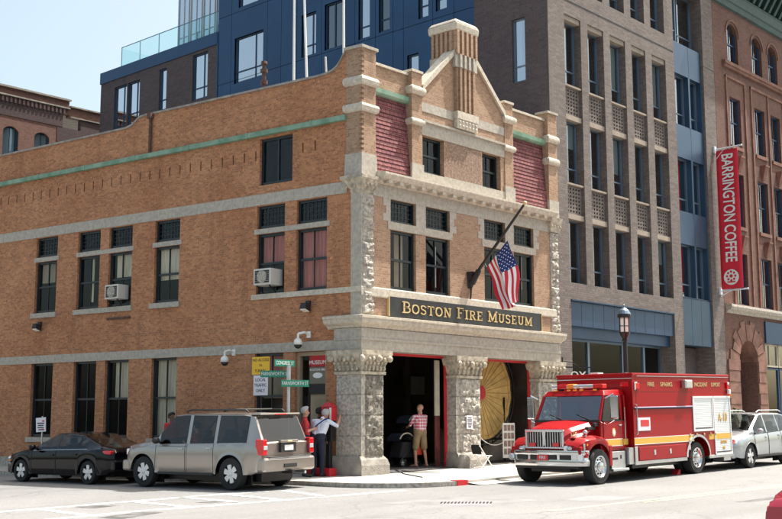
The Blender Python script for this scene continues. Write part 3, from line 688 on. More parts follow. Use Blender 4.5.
# chimney breast
br = MB(); br.fbox(FF, 4.5, 5.52, 0, .12, 11.88, 13.42)
for k in range(4): br.fbox(FF, 4.60+k*.235, 4.70+k*.235, .12, .19, 11.90, 13.42)
br.fbox(FF, 4.46, 5.56, -.95, .13, 13.88, 14.8)
for k in range(5):
    br.fbox(FF, 4.46+k*.247, 4.57+k*.247, .13, .20, 13.88, 14.72)
    br.box(4.39, 4.46, .0+k*.2, .10+k*.2, 13.88, 14.7)
cho = br.build('chimney', 'brick_lit', mus)
cc = MB(); cc.fbox(FF, 4.42, 5.6, -1.0, .14, 13.42, 13.88)
for k in range(4): cc.fbox(FF, 4.60+k*.235, 4.70+k*.235, .14, .21, 13.42, 13.88)
cc.build('chimney_band', 'stone_band', cho)
cc = MB(); cc.hexa([FF(4.38, .19, 14.72), FF(5.64, .19, 14.72), FF(5.64, -1.02, 14.72), FF(4.38, -1.02, 14.72)], [FF(4.36, .22, 14.98), FF(5.66, .22, 14.98), FF(5.66, -1.05, 14.98), FF(4.36, -1.05, 14.98)])
cc.hexa([FF(4.36, .22, 14.98), FF(5.66, .22, 14.98), FF(5.66, -1.05, 14.98), FF(4.36, -1.05, 14.98)], [FF(4.46, .12, 15.12), FF(5.56, .12, 15.12), FF(5.56, -.95, 15.12), FF(4.46, -.95, 15.12)])
cc.build('chimney_cap', 'limestone', cho, bevel=.04)
pl = MB(); pl.fbox(FF, 4.46, 5.56, 0, .17, 11.3, 11.62); pl.fbox(FF, 4.44, 5.58, 0, .20, 11.62, 11.88)
for i in range(6):
    for j in range(2): pl.ell(FF(4.58+.175*i, .17, 11.39+.14*j), .06, .04, .05, 8, 5)
pl.build('carved_plaque', 'limestone', cho)

# ground floor stone
ld = MB(); moulding(ld, [(0, 4.33), (.06, 4.36), (.10, 4.42), (.24, 4.48), (.28, 4.54), (.28, 4.61), (.32, 4.63), (.32, 4.70), (0, 4.75)], s_end=1.24, x_end=10.52)
ld.build('ledge', 'limestone', mus)
fz = MB(); moulding(fz, [(-.1, 3.68), (.07, 3.68), (.07, 3.97), (.10, 3.99), (.10, 4.05), (.08, 4.06), (.08, 4.34), (-.1, 4.34)], s_end=.96, x_end=10.42); fz.fbox(FF, .3, 10.4, -.46, 0, 3.68, 4.6)
fz.build('frieze', 'stone_band', mus)
sb_ = MB(); moulding(sb_, [(0, 5.30), (.05, 5.31), (.06, 5.34), (.06, 5.57), (.02, 5.608), (0, 5.608)], s_end=None, x_end=10.3); moulding(sb_, [(0, 5.43), (.055, 5.43), (.055, 5.595), (0, 5.6)], s_end=4.39); sb_.build('sill_band', 'limestone', mus)
# corner pier and the two door piers
pr = MB()
for j in range(4):
    z, Z = .55+.605*j, .55+.605*(j+1)
    corner_loft(pr, [(z, .85, .83, .085, .085), (z+.012, .85, .83, .085, .085), (z+.014, .86, .84, .10, .10), (Z-.014, .86, .84, .10, .10), (Z-.012, .85, .83, .085, .085), (Z, .85, .83, .085, .085)]); rockface(pr, FF, .06, .86, .56, 2.97, 4, d=.10, amp=.10, seed=2)

PX = [(4.45, 5.72), (9.12, 10.42)]
for a, c in PX:
    pr.fbox(FF, a+.015, c-.015, -.46, -.015, -.2, 3.7)
    for j in range(4): pr.fbox(FF, a, c, -.45, .0, .562+.605*j, .55+.605*(j+1)-.012)
    rockface(pr, FF, a+.16, c, .56, 2.97, 4, d=.0, amp=.10, seed=a)
pr.build('door_pier', 'granite', mus, fix=False, merge=False)
bs_ = MB(); corner_loft(bs_, [(-.4, 1.02, 1.2, .22, .22), (.30, 1.02, 1.2, .22, .22), (.46, .96, 1.2, .18, .20), (.55, .88, 1.18, .11, .16), (.57, .86, 1.18, .09, .1)])
for a, c in PX:
    for (z, e), (Z, E) in (((-.3, .16), (.32, .16)), ((.32, .16), (.50, .10)), ((.50, .10), (.58, .01))):
        bs_.hexa([FF(a-e*.4, e, z), FF(c+e*.7, e, z), FF(c+e*.7, -.47, z), FF(a-e*.4, -.47, z)], [FF(a-E*.4, E, Z), FF(c+E*.7, E, Z), FF(c+E*.7, -.47, Z), FF(a-E*.4, -.47, Z)])
    bs_.lathe(FF(a+.12, .22, -.1), (0, 0, 1), [(.25, 0), (.25, .2), (.21, .45), (.15, .6), (.06, .68), (0, .69)], 14)
bs_.build('pier_base', 'granite_dk', mus)
cap = MB(); corner_loft(cap, [(2.96, .92, .90, .15, .15), (3.04, .93, .91, .16, .16), (3.06, .87, .85, .10, .10), (3.28, .93, .90, .15, .15), (3.48, 1.05, 1.06, .24, .24), (3.54, 1.09, 1.12, .27, .27), (3.678, 1.10, 1.13, .28, .28)])
for a, c in PX:
    pv = None
    for z, e in ((2.96, .05), (3.04, .06), (3.06, .0), (3.28, .05), (3.48, .15), (3.54, .18), (3.678, .19)):
        r = [FF(a-e*.9, e+.02, z), FF(c+e*.9, e+.02, z), FF(c+e*.9, -.45, z), FF(a-e*.9, -.45, z)]
        if pv:
            for k in range(4): cap.poly([pv[k], pv[(k+1) % 4], r[(k+1) % 4], r[k]])
        else: cap.poly(r)
        pv = r
    cap.poly(pv)
def leaves(fn, L, n):
    for i in range(n):
        u = L*(i+.5)/n
        cap.ell(fn(u, .10, 3.17), .05, .055, .10, 8, 6); cap.ell(fn(u, .16, 3.30), .045, .05, .05, 8, 5); cap.ell(fn(u+L/n*.5, .20, 3.40+.03*(i % 2)), .055, .06, .075, 8, 6)
        cap.ell(fn(u-L/n*.2, .15, 3.12), .03, .04, .05, 6, 4)
leaves(lambda u, d, z: FF(-.05+u, d+.04, z), .98, 6); leaves(lambda u, d, z: FS(-.02+u, d+.03, z), .95, 6)
for a, c in PX:
    leaves(lambda u, d, z: FF(a-.05+u, d-.03, z), c-a+.1, 6)
    for u in (a-.02, (a+c)/2, c+.03): cap.ell(FF(u, .18, 3.42), .10, .09, .10, 10, 8)
for q in (FF(.98, .26, 3.43), KC(.26, .26)+V((0, 0, 3.43)), FS(1.0, .24, 3.43), FF(.5, .27, 3.44)): cap.ell(q, .10, .09, .10, 10, 8)
cap.build('carved_capital', 'carved', mus, smooth=False)
# door frames, leaf and the room behind
rf = MB()
for a, c in ((.88, 4.45), (5.72, 9.12)):
    rf.fbox(FF, a, c, -.44, -.38, 3.60, 3.70); rf.fbox(FF, c-.09, c, -.44, -.38, .0, 3.60); rf.fbox(FF, a, a+.09, -.44, -.38, .0, 3.60)
rf.build('door_frame', 'redpaint', mus)
lf = MB(); lf.fbox(FF, 4.06, 4.28, -.60, -.55, 1.75, 3.54); lf.build('door_leaf', 'cream', mus)
lf = MB(); lf.fbox(FF, 4.06, 4.28, -.60, -.55, .1, 1.74); lf.build('door_leaf_panel', mat('dull_red_wood', (.12, .03, .025), .6, var=.4, vs=6), mus)
lf = MB(); lf.fbox(FF, 8.1, 9.6, -1.75, -1.7, .15, 3.6); lf.build('door_leaf', 'cream', mus)
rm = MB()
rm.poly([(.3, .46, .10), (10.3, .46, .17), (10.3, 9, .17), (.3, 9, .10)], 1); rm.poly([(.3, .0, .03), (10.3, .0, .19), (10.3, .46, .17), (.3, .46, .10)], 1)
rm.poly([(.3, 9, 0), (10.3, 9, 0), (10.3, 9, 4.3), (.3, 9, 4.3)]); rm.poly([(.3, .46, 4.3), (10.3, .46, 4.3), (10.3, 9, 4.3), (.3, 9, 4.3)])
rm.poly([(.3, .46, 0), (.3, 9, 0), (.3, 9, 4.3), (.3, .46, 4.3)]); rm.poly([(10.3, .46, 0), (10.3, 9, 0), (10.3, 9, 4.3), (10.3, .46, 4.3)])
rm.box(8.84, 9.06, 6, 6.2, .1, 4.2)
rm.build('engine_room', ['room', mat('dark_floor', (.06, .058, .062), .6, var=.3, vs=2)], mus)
bdm = MB(); bdm.box(9.12, 10.25, 6.3, 6.35, 2.6, 3.32); bdm.build('wall_board', 'offwhite', mus)
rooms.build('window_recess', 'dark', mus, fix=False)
rf = MB(); rf.poly([FS(.3, -.2, 11.8), FS(19.4, -.2, 11.8), (10.6, 18, 11.8), (10.6, .35, 11.8)]); rf.build('roof', 'granite_dk', mus)

# signboard with built-up slab-serif letters
sg = thing('museum_sign', 'long black signboard with gold BOSTON FIRE MUSEUM lettering above the fire doors', 'sign', (5.2, -.05, 5.07))
b = MB(); b.fbox(FF, 1.17, 9.25, .0, .07, 4.76, 5.37); b.build('board', 'signblack', sg)
b = MB()
for a, c, z, Z in ((1.14, 1.17, 4.76, 5.38), (9.25, 9.27, 4.76, 5.38)): b.fbox(FF, a, c, .0, .09, z, Z)
b.build('border', 'gold', sg)
def arcpts(cx, cy, rx, ry, a0, a1, n=12): return [(cx+rx*cos(radians(a0+(a1-a0)*k/n)), cy+ry*sin(radians(a0+(a1-a0)*k/n))) for k in range(n+1)]
GL = {  # strokes (points, weight) in a unit-high box; serifs as (x0, x1, y)
 'B': (.78, [([(.2, 0), (.2, 1)], .17), ([(.2, .945), (.42, .945)]+arcpts(.42, .735, .22, .21, 90, -90)+[(.2, .525)], .12), ([(.2, .5), (.46, .5)]+arcpts(.46, .28, .24, .22, 90, -90)+[(.2, .055)], .12)], [(.04, .3, 0), (.04, .3, 1)]),
 'O': (.84, [(arcpts(.42, .5, .33, .44, 0, 360, 24), .15)], []),
 'S': (.66, [(arcpts(.33, .735, .22, .21, 30, 270, 14)+arcpts(.33, .28, .23, .225, 90, -150, 14), .13)], [(.5, .62, .88), (.04, .16, .12)]),
 'T': (.78, [([(.39, 0), (.39, 1)], .17), ([(.04, .94), (.74, .94)], .12)], [(.24, .54, 0), (.04, .1, .8), (.68, .74, .8)]),
 'N': (.90, [([(.18, 0), (.18, 1)], .12), ([(.72, 0), (.72, 1)], .12), ([(.18, .98), (.72, .02)], .16)], [(.04, .34, 0), (.04, .24, 1), (.56, .86, 1)]),
 'F': (.72, [([(.2, 0), (.2, 1)], .17), ([(.2, .945), (.66, .945)], .11), ([(.2, .52), (.5, .52)], .11)], [(.04, .38, 0), (.04, .3, 1), (.6, .66, .82)]),
 'I': (.42, [([(.21, 0), (.21, 1)], .17)], [(.04, .38, 0), (.04, .38, 1)]),
 'R': (.82, [([(.2, 0), (.2, 1)], .17), ([(.2, .945), (.42, .945)]+arcpts(.42, .73, .22, .215, 90, -90)+[(.2, .515)], .12), ([(.42, .5), (.66, .05)], .15)], [(.04, .36, 0), (.04, .3, 1), (.6, .80, 0)]),
 'E': (.74, [([(.2, 0), (.2, 1)], .17), ([(.2, .945), (.66, .945)], .11), ([(.2, .055), (.68, .055)], .11), ([(.2, .52), (.5, .52)], .11)], [(.04, .3, 0), (.04, .3, 1), (.6, .66, .82), (.62, .68, .18)]),
 'M': (1.02, [([(.18, 0), (.18, 1)], .11), ([(.84, 0), (.84, 1)], .16), ([(.18, .98), (.51, .1)], .15), ([(.51, .1), (.84, .98)], .10)], [(.04, .34, 0), (.04, .2, 1), (.68, 1.0, 0), (.84, 1.0, 1)]),
 'U': (.84, [([(.2, 1)]+[(.2, .35)]+arcpts(.42, .33, .22, .27, 180, 360, 10)+[(.64, 1)], .14)], [(.04, .36, 1), (.5, .8, 1)])}
def letters(words, u, z, h, H, d, fr, gap=.08, space=.5, sx=1.0):
    mb = MB()
    for wd in words:
        for k, ch in enumerate(wd):
            hh = H if k == 0 else h; wdt, strokes, ser = GL[ch]; sc = hh
            P = lambda x, y: (u+x*sc*sx, z+y*sc)
            for pts, wt in strokes:
                q = [V(P(*p)) for p in pts]; m = len(q); L, R = [], []
                for i in range(m):
                    dd = (q[min(m-1, i+1)]-q[max(0, i-1)]).normalized()
                    if len(q) > 6 and (q[0]-q[-1]).length < 1e-3 and i in (0, m-1): dd = (q[1]-q[-2]).normalized()
                    nn = V((-dd.y, dd.x))*wt*sc/2*(1 if abs(dd.y) > .6 else .8); L.append(q[i]+nn); R.append(q[i]-nn)
                for i in range(m-1):
                    a, b_, c, e = L[i], L[i+1], R[i+1], R[i]
                    mb.hexa([fr(p.x, d, p.y) for p in (a, b_, c, e)], [fr(p.x, d+.03, p.y) for p in (a, b_, c, e)])
            for x0, x1, y in ser:
                a, b_ = P(x0, 0), P(x1, 0); t = .085*sc; zz = z+y*sc-(t if y > .5 else 0)
                mb.fbox(fr, a[0], b_[0], d, d+.032, zz, zz+t)
            u += wdt*sc*sx+gap*h
        u += space*h
    return mb, u
W_ = ['BOSTON', 'FIRE', 'MUSEUM']
_, ue = letters(W_, 0, 0, .30, .36, .07, FF)
sxx = (8.72-1.75)/(ue-.15); ue = 1.72
for wd in W_:
    mb, ue = letters([wd], ue, 4.90, .30, .36, .07, FF, gap=.08*sxx, space=.5*sxx, sx=sxx); mb.build('lettering', 'gold', sg)
# ------------------------------------------------------------------ office block next door
off = thing('office_building', 'tall modern block of buff brick piers with a blue metal side wall behind the firehouse', 'building', (17.5, 15, 0))
orm = MB()
OC = [(11.74, 12.92), (13.42, 14.62), (15.12, 16.34), (16.86, 18.02), (18.56, 19.78)]
ops = [(a, c, 6.77, 17.4, .50) for a, c in OC]+[(a, c, 18.62, 21.3, .50) for a, c in OC]+[(a, c, 22.2, 25, .50) for a, c in OC]
ops += [(11.77, 19.78, -.4, 6.08, .9), (20.58, 23.40, -.4, 21.3, .95)]
ow = MB(); wall(ow, FT, 10.62, 24.52, -.6, 27, ops)
ow.build('front_wall', 'brick_office', off, fix=False)
sm = MB(); sm.fbox(FT, 10.62, 20.5, 0, .012, 17.98, 18.02); sm.fbox(FT, 23.45, 24.5, 0, .012, 17.98, 18.02); sm.fbox(FT, 10.62, 20.5, 0, .012, 21.6, 21.63); sm.build('wall_joint', 'black', off)
hd = MB(); sc = MB()
rw_ = random.Random(21)
for a, c in OC:
    for z0, z1, z2 in ((6.77, 9.25, 9.45), (10.66, 13.18, 13.38), (14.58, 17.2, 17.4), (18.62, 21.1, 21.3), (22.2, 24.8, 25)):
        hd.fbox(FT, a+.002, c-.002, -.50, -.06, z1, z2)
        hd.fbox(FT, a+.002, c-.002, -.50, -.03, z0-.07, z0)
        window(FT, a+.03, c-.02, z0, z1, off, d=-.36, kind='casement', frame='alu', pane='pane_blue', fw=.05, rooms=orm, depth=2.5, curtain=(('white', .57, .72, .0, 1.0) if z0 > 10 else None) if rw_.random() < .62 else ('offwhite', .45, 1, rw_.choice((.25, .4, .6, .75)), 1))  # white strips stand in for sky reflected in the panes; off-white are blinds
    for z0, z1 in ((9.452, 10.59), (13.382, 14.51)):
        hs = []; nx, nz = 5, 7
        for i in range(nx):
            for j in range(nz):
                u = a+.1+(c-a-.2)*(i+.5)/nx; z = z0+.06+(z1-z0-.12)*(j+.5)/nz; hs.append((u-.052, u+.052, z-.036, z+.036, .12))
        m_ = Fr(FT.o+V((0, .14, 0)), FT.u, FT.n); wall(sc, m_, a, c, z0, z1, hs)
        orm.poly([FT(a, -.3, z0), FT(c, -.3, z0), FT(c, -.3, z1), FT(a, -.3, z1)])
    for z0, z1 in ((9.452, 10.59), (13.382, 14.51)): hd.fbox(FT, a+.002, c-.002, -.50, -.32, z0+.002, z1-.002)
sc.build('pierced_brick_screen', 'brick_office', off, fix=False); hd.build('concrete_lintel', 'soffit', off)
cn = MB(); k = 0; x = 11.78
for x0, x1 in [(11.78+.8*i, 11.78+.8*(i+1)-.02) for i in range(10)]: cn.fbox(FT, x0, min(x1, 19.77), -.3, -.06, 5.14, 6.075)
cn.build('canopy_panel', 'blue_dk', off); lt = MB(); lt.fbox(FT, 11.78, 19.77, -.3, .05, 6.08, 6.13); lt.fbox(FT, 11.78, 19.77, -.7, -.25, 4.7, 5.14); lt.build('shop_lintel', 'blue_dk', off)
xs = [11.8, 12.5, 14.0, 16.6, 18.3, 19.75]
for a, c in zip(xs, xs[1:]): window(FT, a, c, .1, 4.7, off, d=-.75, kind='plain', frame='alu', pane='pane', fw=.07, rooms=orm, depth=3)
sf = MB(); sf.fbox(FT, 14.3, 19.6, -2.6, -2.5, .2, 4.5); sf.build('shop_interior', mat('brown_shop_wall', (.16, .10, .07), .8, var=.3, vs=1, stretch=(3, 1, .3)), off)
# bay of blue metal between the brick piers
by = MB()
for z0, z1, m_ in ((17.15, 18.62, 0), (13.26, 14.76, 0), (9.32, 10.8, 0), (6.9, 6.95, 1)):
    for a, c in ((20.6, 22.15), (22.17, 23.38)): by.fbox(FT, a, c, -.6, -.12, z0, z1, m_)
for a, c in ((20.6, 21.5), (21.52, 22.4), (22.42, 23.38)): by.fbox(FT, a, c, -.6, -.08, 4.84, 6.88)
for z0, z1 in ((14.76, 17.15), (10.8, 13.26), (6.95, 9.32)): by.fbox(FT, 20.6, 20.68, -.6, -.1, z0, z1); by.fbox(FT, 23.26, 23.38, -.6, -.1, z0, z1); by.fbox(FT, 22.05, 22.2, -.6, -.1, z0, z1)
by.build('bay_panel', ['blue_lt', 'blue_dk'], off)
for u0, u1, z0, z1, cu in ((20.62, 21.5, 18.62, 21.25, ('white', 0, .8, 0, 1)), (21.5, 23.38, 18.62, 21.25, None), (20.68, 22.05, 14.76, 17.15, None), (22.2, 23.26, 14.76, 17.15, ('white', .1, .5, .2, 1)), (20.68, 22.05, 10.8, 13.26, ('shirt_red', .45, .75, 0, .9)), (22.2, 23.26, 10.8, 13.26, None), (20.68, 22.05, 6.95, 9.32, None), (22.2, 23.26, 6.95, 9.32, None)):
    window(FT, u0, u1, z0, z1, off, d=-.4 if u0 != 21.5 else -.6, kind='casement', frame='alu', pane='pane_blue', fw=.05, rooms=orm, depth=2, curtain=cu)
orm.poly([FT(20.6, -.95, -.4), FT(23.4, -.95, -.4), FT(23.4, -.95, 21.3), FT(20.6, -.95, 21.3)]); by = MB(); by.fbox(FT, 20.6, 23.4, -.95, -.9, -.3, 4.8); by.build('entrance_recess', 'brick_dark', off)
# side wall: brick, blue metal, brown brick with a roof terrace
s1 = MB(); wall(s1, FB, .302, 3.87, 8, 27, [(1.38, 2.0, 14.65, 17.22, .25)]); s1.build('side_wall', 'brick_dark', off, fix=False)
window(FB, 1.38, 2.0, 14.65, 17.22, off, d=-.16, kind='casement', frame='alu', pane='pane_sky', fw=.05, rooms=orm, curtain=('white', .55, 1, .25, 1))
BW = [(16.8, 18.95, 18.08, 20.42), (13.12, 14.1, 18.35, 20.42), (11.4, 12.55, 18.35, 20.55), (9.7, 10.4, 18.35, 20.6), (8.5, 9.15, 18.4, 20.6), (6.3, 6.86, 18.45, 20.6), (5.3, 5.9, 18.55, 20.6), (6.86, 7.5, 14.9, 17.0), (16.7, 18.7, 21.95, 24.3), (14.6, 15.5, 21.95, 24.3), (11.6, 12.7, 21.95, 24.3), (8.6, 9.5, 21.95, 24.3), (5.6, 6.5, 21.95, 24.3), (12.1, 13.0, 14.9, 17.0)]
ops = [(*o, .22) for o in BW]; seams = []
for u in (4.9, 6.05, 7.7, 8.3, 9.35, 10.6, 11.2, 12.75, 14.4, 15.5, 16.5, 19.2): seams.append((u, u+.022, 12.02, 26.9, .03))
for z in (14.6, 18.24, 21.74, 25.2): seams.append((3.9, 20.2, z, z+.025, .03))
b = MB(); wall(b, FB, 3.872, 20.25, 8, 27, ops+seams); b.build('blue_side_wall', 'blue', off, fix=False)
b = MB(); b.fbox(FB, 3.9, 20.2, -.05, -.031, 8, 26.95)
b = MB(); wall(b, Fr(FB.o+V((.031, 0, 0)), FB.u, FB.n), 3.9, 20.2, 8, 26.9, ops); b.build('panel_backing', 'black', off, fix=False)
for i, o in enumerate(BW):
    window(FB, *o, off, d=-.15, kind='casement' if i != 2 else 'mid', frame='blue_dk', pane='pane_sky' if i not in (2, 4) else 'pane_blue', fw=.06, rooms=orm, depth=1.5)
CW = [(26.9, 28.0, 17.6, 20.0), (28.1, 29.3, 17.6, 20.0), (24.5, 25.15, 17.85, 20.15), (21.05, 22.3, 17.85, 20.3)]
b = MB(); wall(b, FB, 20.25, 30.65, 8, 20.45, [(*o, .2) for o in CW]); b.poly([(10.62, 30.65, 8), (24.5, 30.65, 8), (24.5, 30.65, 20.45), (10.62, 30.65, 20.45)]); b.build('brown_side_wall', 'brick_dark', off, fix=False)
for o in CW: window(FB, *o, off, d=-.14, kind='casement', frame='blue_dk', pane='pane_sky', fw=.07, rooms=orm, curtain=('white', .4, .62, .25, 1))
b = MB(); b.box(10.57, 24.5, 20.30, 30.70, 20.45, 21.1); b.fbox(FB, 20.22, 20.30, -.5, .03, 8, 21.1); b.build('roof_fascia', 'blue', off)
b = MB(); b.box(11.6, 24, 20.3, 24.9, 21.1, 27); b.build('penthouse', 'blue_lt', off)
for u0, u1 in ((20.5, 21.6), (21.7, 22.7), (22.8, 23.8), (23.9, 24.85)): window(Fr((11.6, 0, 0), (0, 1, 0), (-1, 0, 0)), u0, u1, 21.3, 26.9, off, d=.02, kind='mid', frame='alu_pale', pane='pane_sky', fw=.05, curtain=('white', .0, .8, .0, 1) if u0 > 21 else None)
b = MB(); b.fbox(FB, 20.4, 29.2, -.32, -.305, 21.12, 22.35); b.poly([(10.93, 29.2, 21.12), (16, 29.2, 21.12), (16, 29.2, 22.35), (10.93, 29.2, 22.35)]); rl = b.build('terrace_railing', 'pane_clear', off)
b = MB()
for k in range(6): b.fbox(FB, 20.5+1.74*k, 20.53+1.74*k, -.36, -.33, 21.1, 22.36)
b.fbox(FB, 20.4, 29.2, -.33, -.295, 22.352, 22.385); b.build('rail_frame', 'alu', rl)
b = MB(); b.poly([(10.62, .3, 27), (24.5, .3, 27), (24.5, 20.25, 27), (10.62, 20.25, 27)]); b.poly([(24.52, .3, 0), (24.52, 30, 0), (24.52, 30, 27), (24.52, .3, 27)]); b.build('roof', 'granite_dk', off)
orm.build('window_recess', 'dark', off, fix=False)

# ------------------------------------------------------------------ red brick and sandstone block
bs = thing('warehouse_building', 'red brick and sandstone warehouse with arched doorway and green cornice right of the office block', 'building', (31, 10, 0))
brm = MB()
CX = [(26.05, 27.2), (28.8, 29.95), (30.72, 31.82), (33.3, 34.4), (35.4, 36.5), (38, 39.1)]
RZ = [(14.7, 17.12), (10.76, 13.36), (6.98, 9.46)]
ops = [(a, c, z, Z, .3) for a, c in CX for z, Z in RZ]+[(a, c, 18.82, 20.9, .3) for a, c in CX]+[(25.82, 27.76, -.4, 5.3, .9), (28.72, 40.5, -.4, 6.34, .5)]
b = MB(); wall(b, FT, 24.54, 41, -.6, 23.4, ops); b.build('front_wall', 'brick_red', bs, fix=False)
b = MB(); b.poly([(41, .3, -.6), (41, 25, -.6), (41, 25, 23.4), (41, .3, 23.4)]); b.poly([(24.54, .31, 23.4), (41, .31, 23.4), (41, 25, 23.4), (24.54, 25, 23.4)]); b.build('end_wall', 'brick_red', bs, fix=False)
sp = MB()
def spandrel(mb, fr, a, c, zs, zt, d0, d1, mi=0):                  # fills the corners over a round arch
    um, r = (a+c)/2, (c-a)/2; n = 12
    P = [(um-r*cos(pi*k/n), zs+(zt-zs-.02)*sin(pi*k/n)) for k in range(n+1)]
    for (u, z), (U, Z) in zip(P, P[1:]):
        mb.hexa([fr(u, d1, z), fr(U, d1, Z), fr(U, d1, zt), fr(u, d1, zt)], [fr(u, d0, z), fr(U, d0, Z), fr(U, d0, zt), fr(u, d0, zt)], mi)
for a, c in CX: spandrel(sp, FT, a, c, 20.32, 20.9, -.002, -.28)
sp.build('arch_brickwork', 'brick_red', bs)
ar = MB()
for a, c in CX:
    um, r = (a+c)/2, (c-a)/2+.1
    for k in range(12):
        t0, t1 = pi*k/12, pi*(k+1)/12; q = lambda t, R: (um-R*cos(t), 20.32+R*1.02*sin(t))
        p = [q(t0, r), q(t1, r), q(t1, r+.09), q(t0, r+.09)]; ar.hexa([FT(u, .0, z) for u, z in p], [FT(u, .05, z) for u, z in p])
ar.fbox(FT, 25.4, 41, .0, .12, 18.5, 18.64); ar.fbox(FT, 25.4, 41, .0, .17, 18.64, 18.8)
for u in (25.62, 27.62, 28.35, 30.3, 32.2, 34.8, 37): ar.fbox(FT, u, u+.12, 0, .06, 7.0, 18.1)
for a, c in ((25.62, 27.74), (28.35, 32.32)): ar.fbox(FT, a, c, .0, .055, 18.0, 18.12)
for a, c in CX:
    for z, Z in RZ:
        ar.fbox(FT, a-.08, c+.08, -.2, .07, z-.17, z-.005); um = (a+c)/2
        if z < 12: ar.hexa([FT(um-.12, .0, Z+.1), FT(um+.12, .0, Z+.1), FT(um+.12, .08, Z+.1), FT(um-.12, .08, Z+.1)], [FT(um-.2, .0, Z+.75), FT(um+.2, .0, Z+.75), FT(um+.2, .28, Z+.75), FT(um-.2, .28, Z+.75)]); ar.fbox(FT, um-.22, um+.22, 0, .3, Z+.752, Z+.83)
ar.build('sandstone_trim', 'brownstone', bs)
for a, c in CX:
    for z, Z in RZ: window(FT, a, c, z, Z, bs, d=-.2, kind='sash', frame='blue_dk', pane='pane_blue', fw=.06, rooms=brm, curtain=('white', .0, .35, .48, 1))
    window(FT, a, c, 18.82, 20.9, bs, d=-.2, kind='sash', frame='blue_dk', pane='pane_blue', fw=.05, rooms=brm, curtain=('white', .0, .3, .5, .95))
co = MB(); moulding(co, [(0, 21.55), (.12, 21.6), (.16, 21.85), (.22, 21.9), (.26, 22.3), (.3, 22.4), (0, 22.42)], x_start=24.56, x_end=41, fr=FT)
moulding(co, [(0, 23.35), (.95, 23.4), (1.0, 23.6), (1.15, 23.85), (1.15, 23.95), (0, 24)], x_start=24.56, x_end=41, fr=FT)
k = 24.8
while k < 40.8:
    co.hexa([FT(k, 0, 22.45), FT(k+.22, 0, 22.45), FT(k+.22, .3, 22.45), FT(k, .3, 22.45)], [FT(k, 0, 23.35), FT(k+.22, 0, 23.35), FT(k+.22, .85, 23.35), FT(k, .85, 23.35)]); k += .62
co.build('cornice', 'copper_dk', bs)
bc = MB(); moulding(bc, [(0, 6.5), (.08, 6.52), (.12, 6.62), (.26, 6.66), (.32, 6.78), (.30, 6.9), (.0, 6.95)], x_start=24.7, x_end=41, fr=FT)
for u in (30.9, 34.5): bc.fbox(FT, u, u+.14, .1, .38, 6.5, 7.15)
bc.build('belt_cornice', 'granite', bs)
ga = MB(); spandrel(ga, FT, 25.82, 27.76, 4.32, 5.3, -.002, -.9)
um, r = 26.79, .99
for k in range(11):
    t0, t1 = pi*k/11+.015, pi*(k+1)/11-.015; q = lambda t, R: (um-R*cos(t), 4.32+R*sin(t)); R2 = 1.95 if k % 2 == 0 else 1.75
    p = [q(t0, r), q(t1, r), q(t1, R2), q(t0, R2)]; ga.hexa([FT(u, -.01, z) for u, z in p], [FT(u, .05+.02*(k % 2), z) for u, z in p])
for j in range(9):
    for a, c in ((24.62, 25.80), (27.78, 28.70)):
        i = .14*(j % 2); ga.fbox(FT, a+i*.3, c-i*.3, -.01, .05+.015*(j % 3), -.3+.52*j, -.3+.52*j+.5)
ga.build('stone_archway', 'brownstone', bs)
dr = MB(); dr.fbox(FT, 25.83, 27.75, -.92, -.85, 0, 5.3); dr.fbox(FT, 26.75, 26.83, -.85, -.8, .3, 4.4); dr.build('street_door', 'blue_dk', bs)
sf = MB(); sf.fbox(FT, 28.74, 40.4, -.2, .08, 5.28, 6.33); sf.build('shop_fascia', 'blue', bs)
for a, c in ((28.74, 30.6), (30.7, 33), (33.1, 36), (36.1, 40.4)): window(FT, a, c, 4.15, 5.27, bs, d=-.25, kind='mid', frame='cream', pane='pane_blue', fw=.07, rooms=brm); window(FT, a, c, .5, 4.1, bs, d=-.25, kind='plain', frame='blue_dk', pane='pane_blue', fw=.08, rooms=brm)
sf = MB(); sf.fbox(FT, 28.74, 40.4, -.45, -.1, -.3, .5); sf.build('stall_riser', 'blue_dk', bs)
brm.build('window_recess', 'dark', bs, fix=False)

# ------------------------------------------------------------------ old brick block behind the firehouse
fb = thing('brick_block', 'old red brick block with dark corbelled cornice behind the firehouse at far left', 'building', (6, 38, 0))
FR = Fr((0, 34, 0), (1, 0, 0), (0, -1, 0)); frm = MB()
FWN = [(-.3, .65), (1.75, 2.7), (4.0, 4.95), (6.6, 7.55), (8.53, 9.48)]
b = MB(); wall(b, FR, -14, 10.7, 0, 18.52, [(a, c, 14.6, 17.95, .22) for a, c in FWN]); b.fbox(FR, -14, 10.7, -.35, 0.0, 19.32, 20.12); b.fbox(FR, 10.72, 16, -.4, -.02, 19.2, 19.8)
wall(b, Fr((0, 34.05, 0), (1, 0, 0), (0, -1, 0)), 9.95, 16, 0, 17.6); b.build('front_wall', 'brick_far', fb, fix=False)
b = MB(); b.fbox(FR, -14, 10.3, -.3, .03, 18.52, 19.3); b.fbox(FR, 9.95, 11.5, -.3, .02, 17.6, 18.5); b.fbox(FR, 11.5, 16, -.3, .0, 17.6, 19.18)
k = -13.9
while k < 10.4: b.fbox(FR, k, k+.12, .03, .10, 19.3, 19.62); k += .26
b.build('dark_purple_frieze', 'brick_darkband', fb)
b = MB(); b.fbox(FR, -14, 10.75, -.45, .14, 20.12, 20.22); b.fbox(FR, -14, 10.7, 0, .12, 19.64, 19.72); b.fbox(FR, 10.75, 16, -.45, .08, 19.8, 19.88); b.fbox(FR, 10.8, 16, -.1, .06, 19.18, 19.24); b.build('coping', 'granite_dk', fb)
b = MB()
for a, c in FWN: spandrel(b, FR, a, c, 17.6, 17.95, -.002, -.2)
b.build('arch_brickwork', 'brick_far', fb)
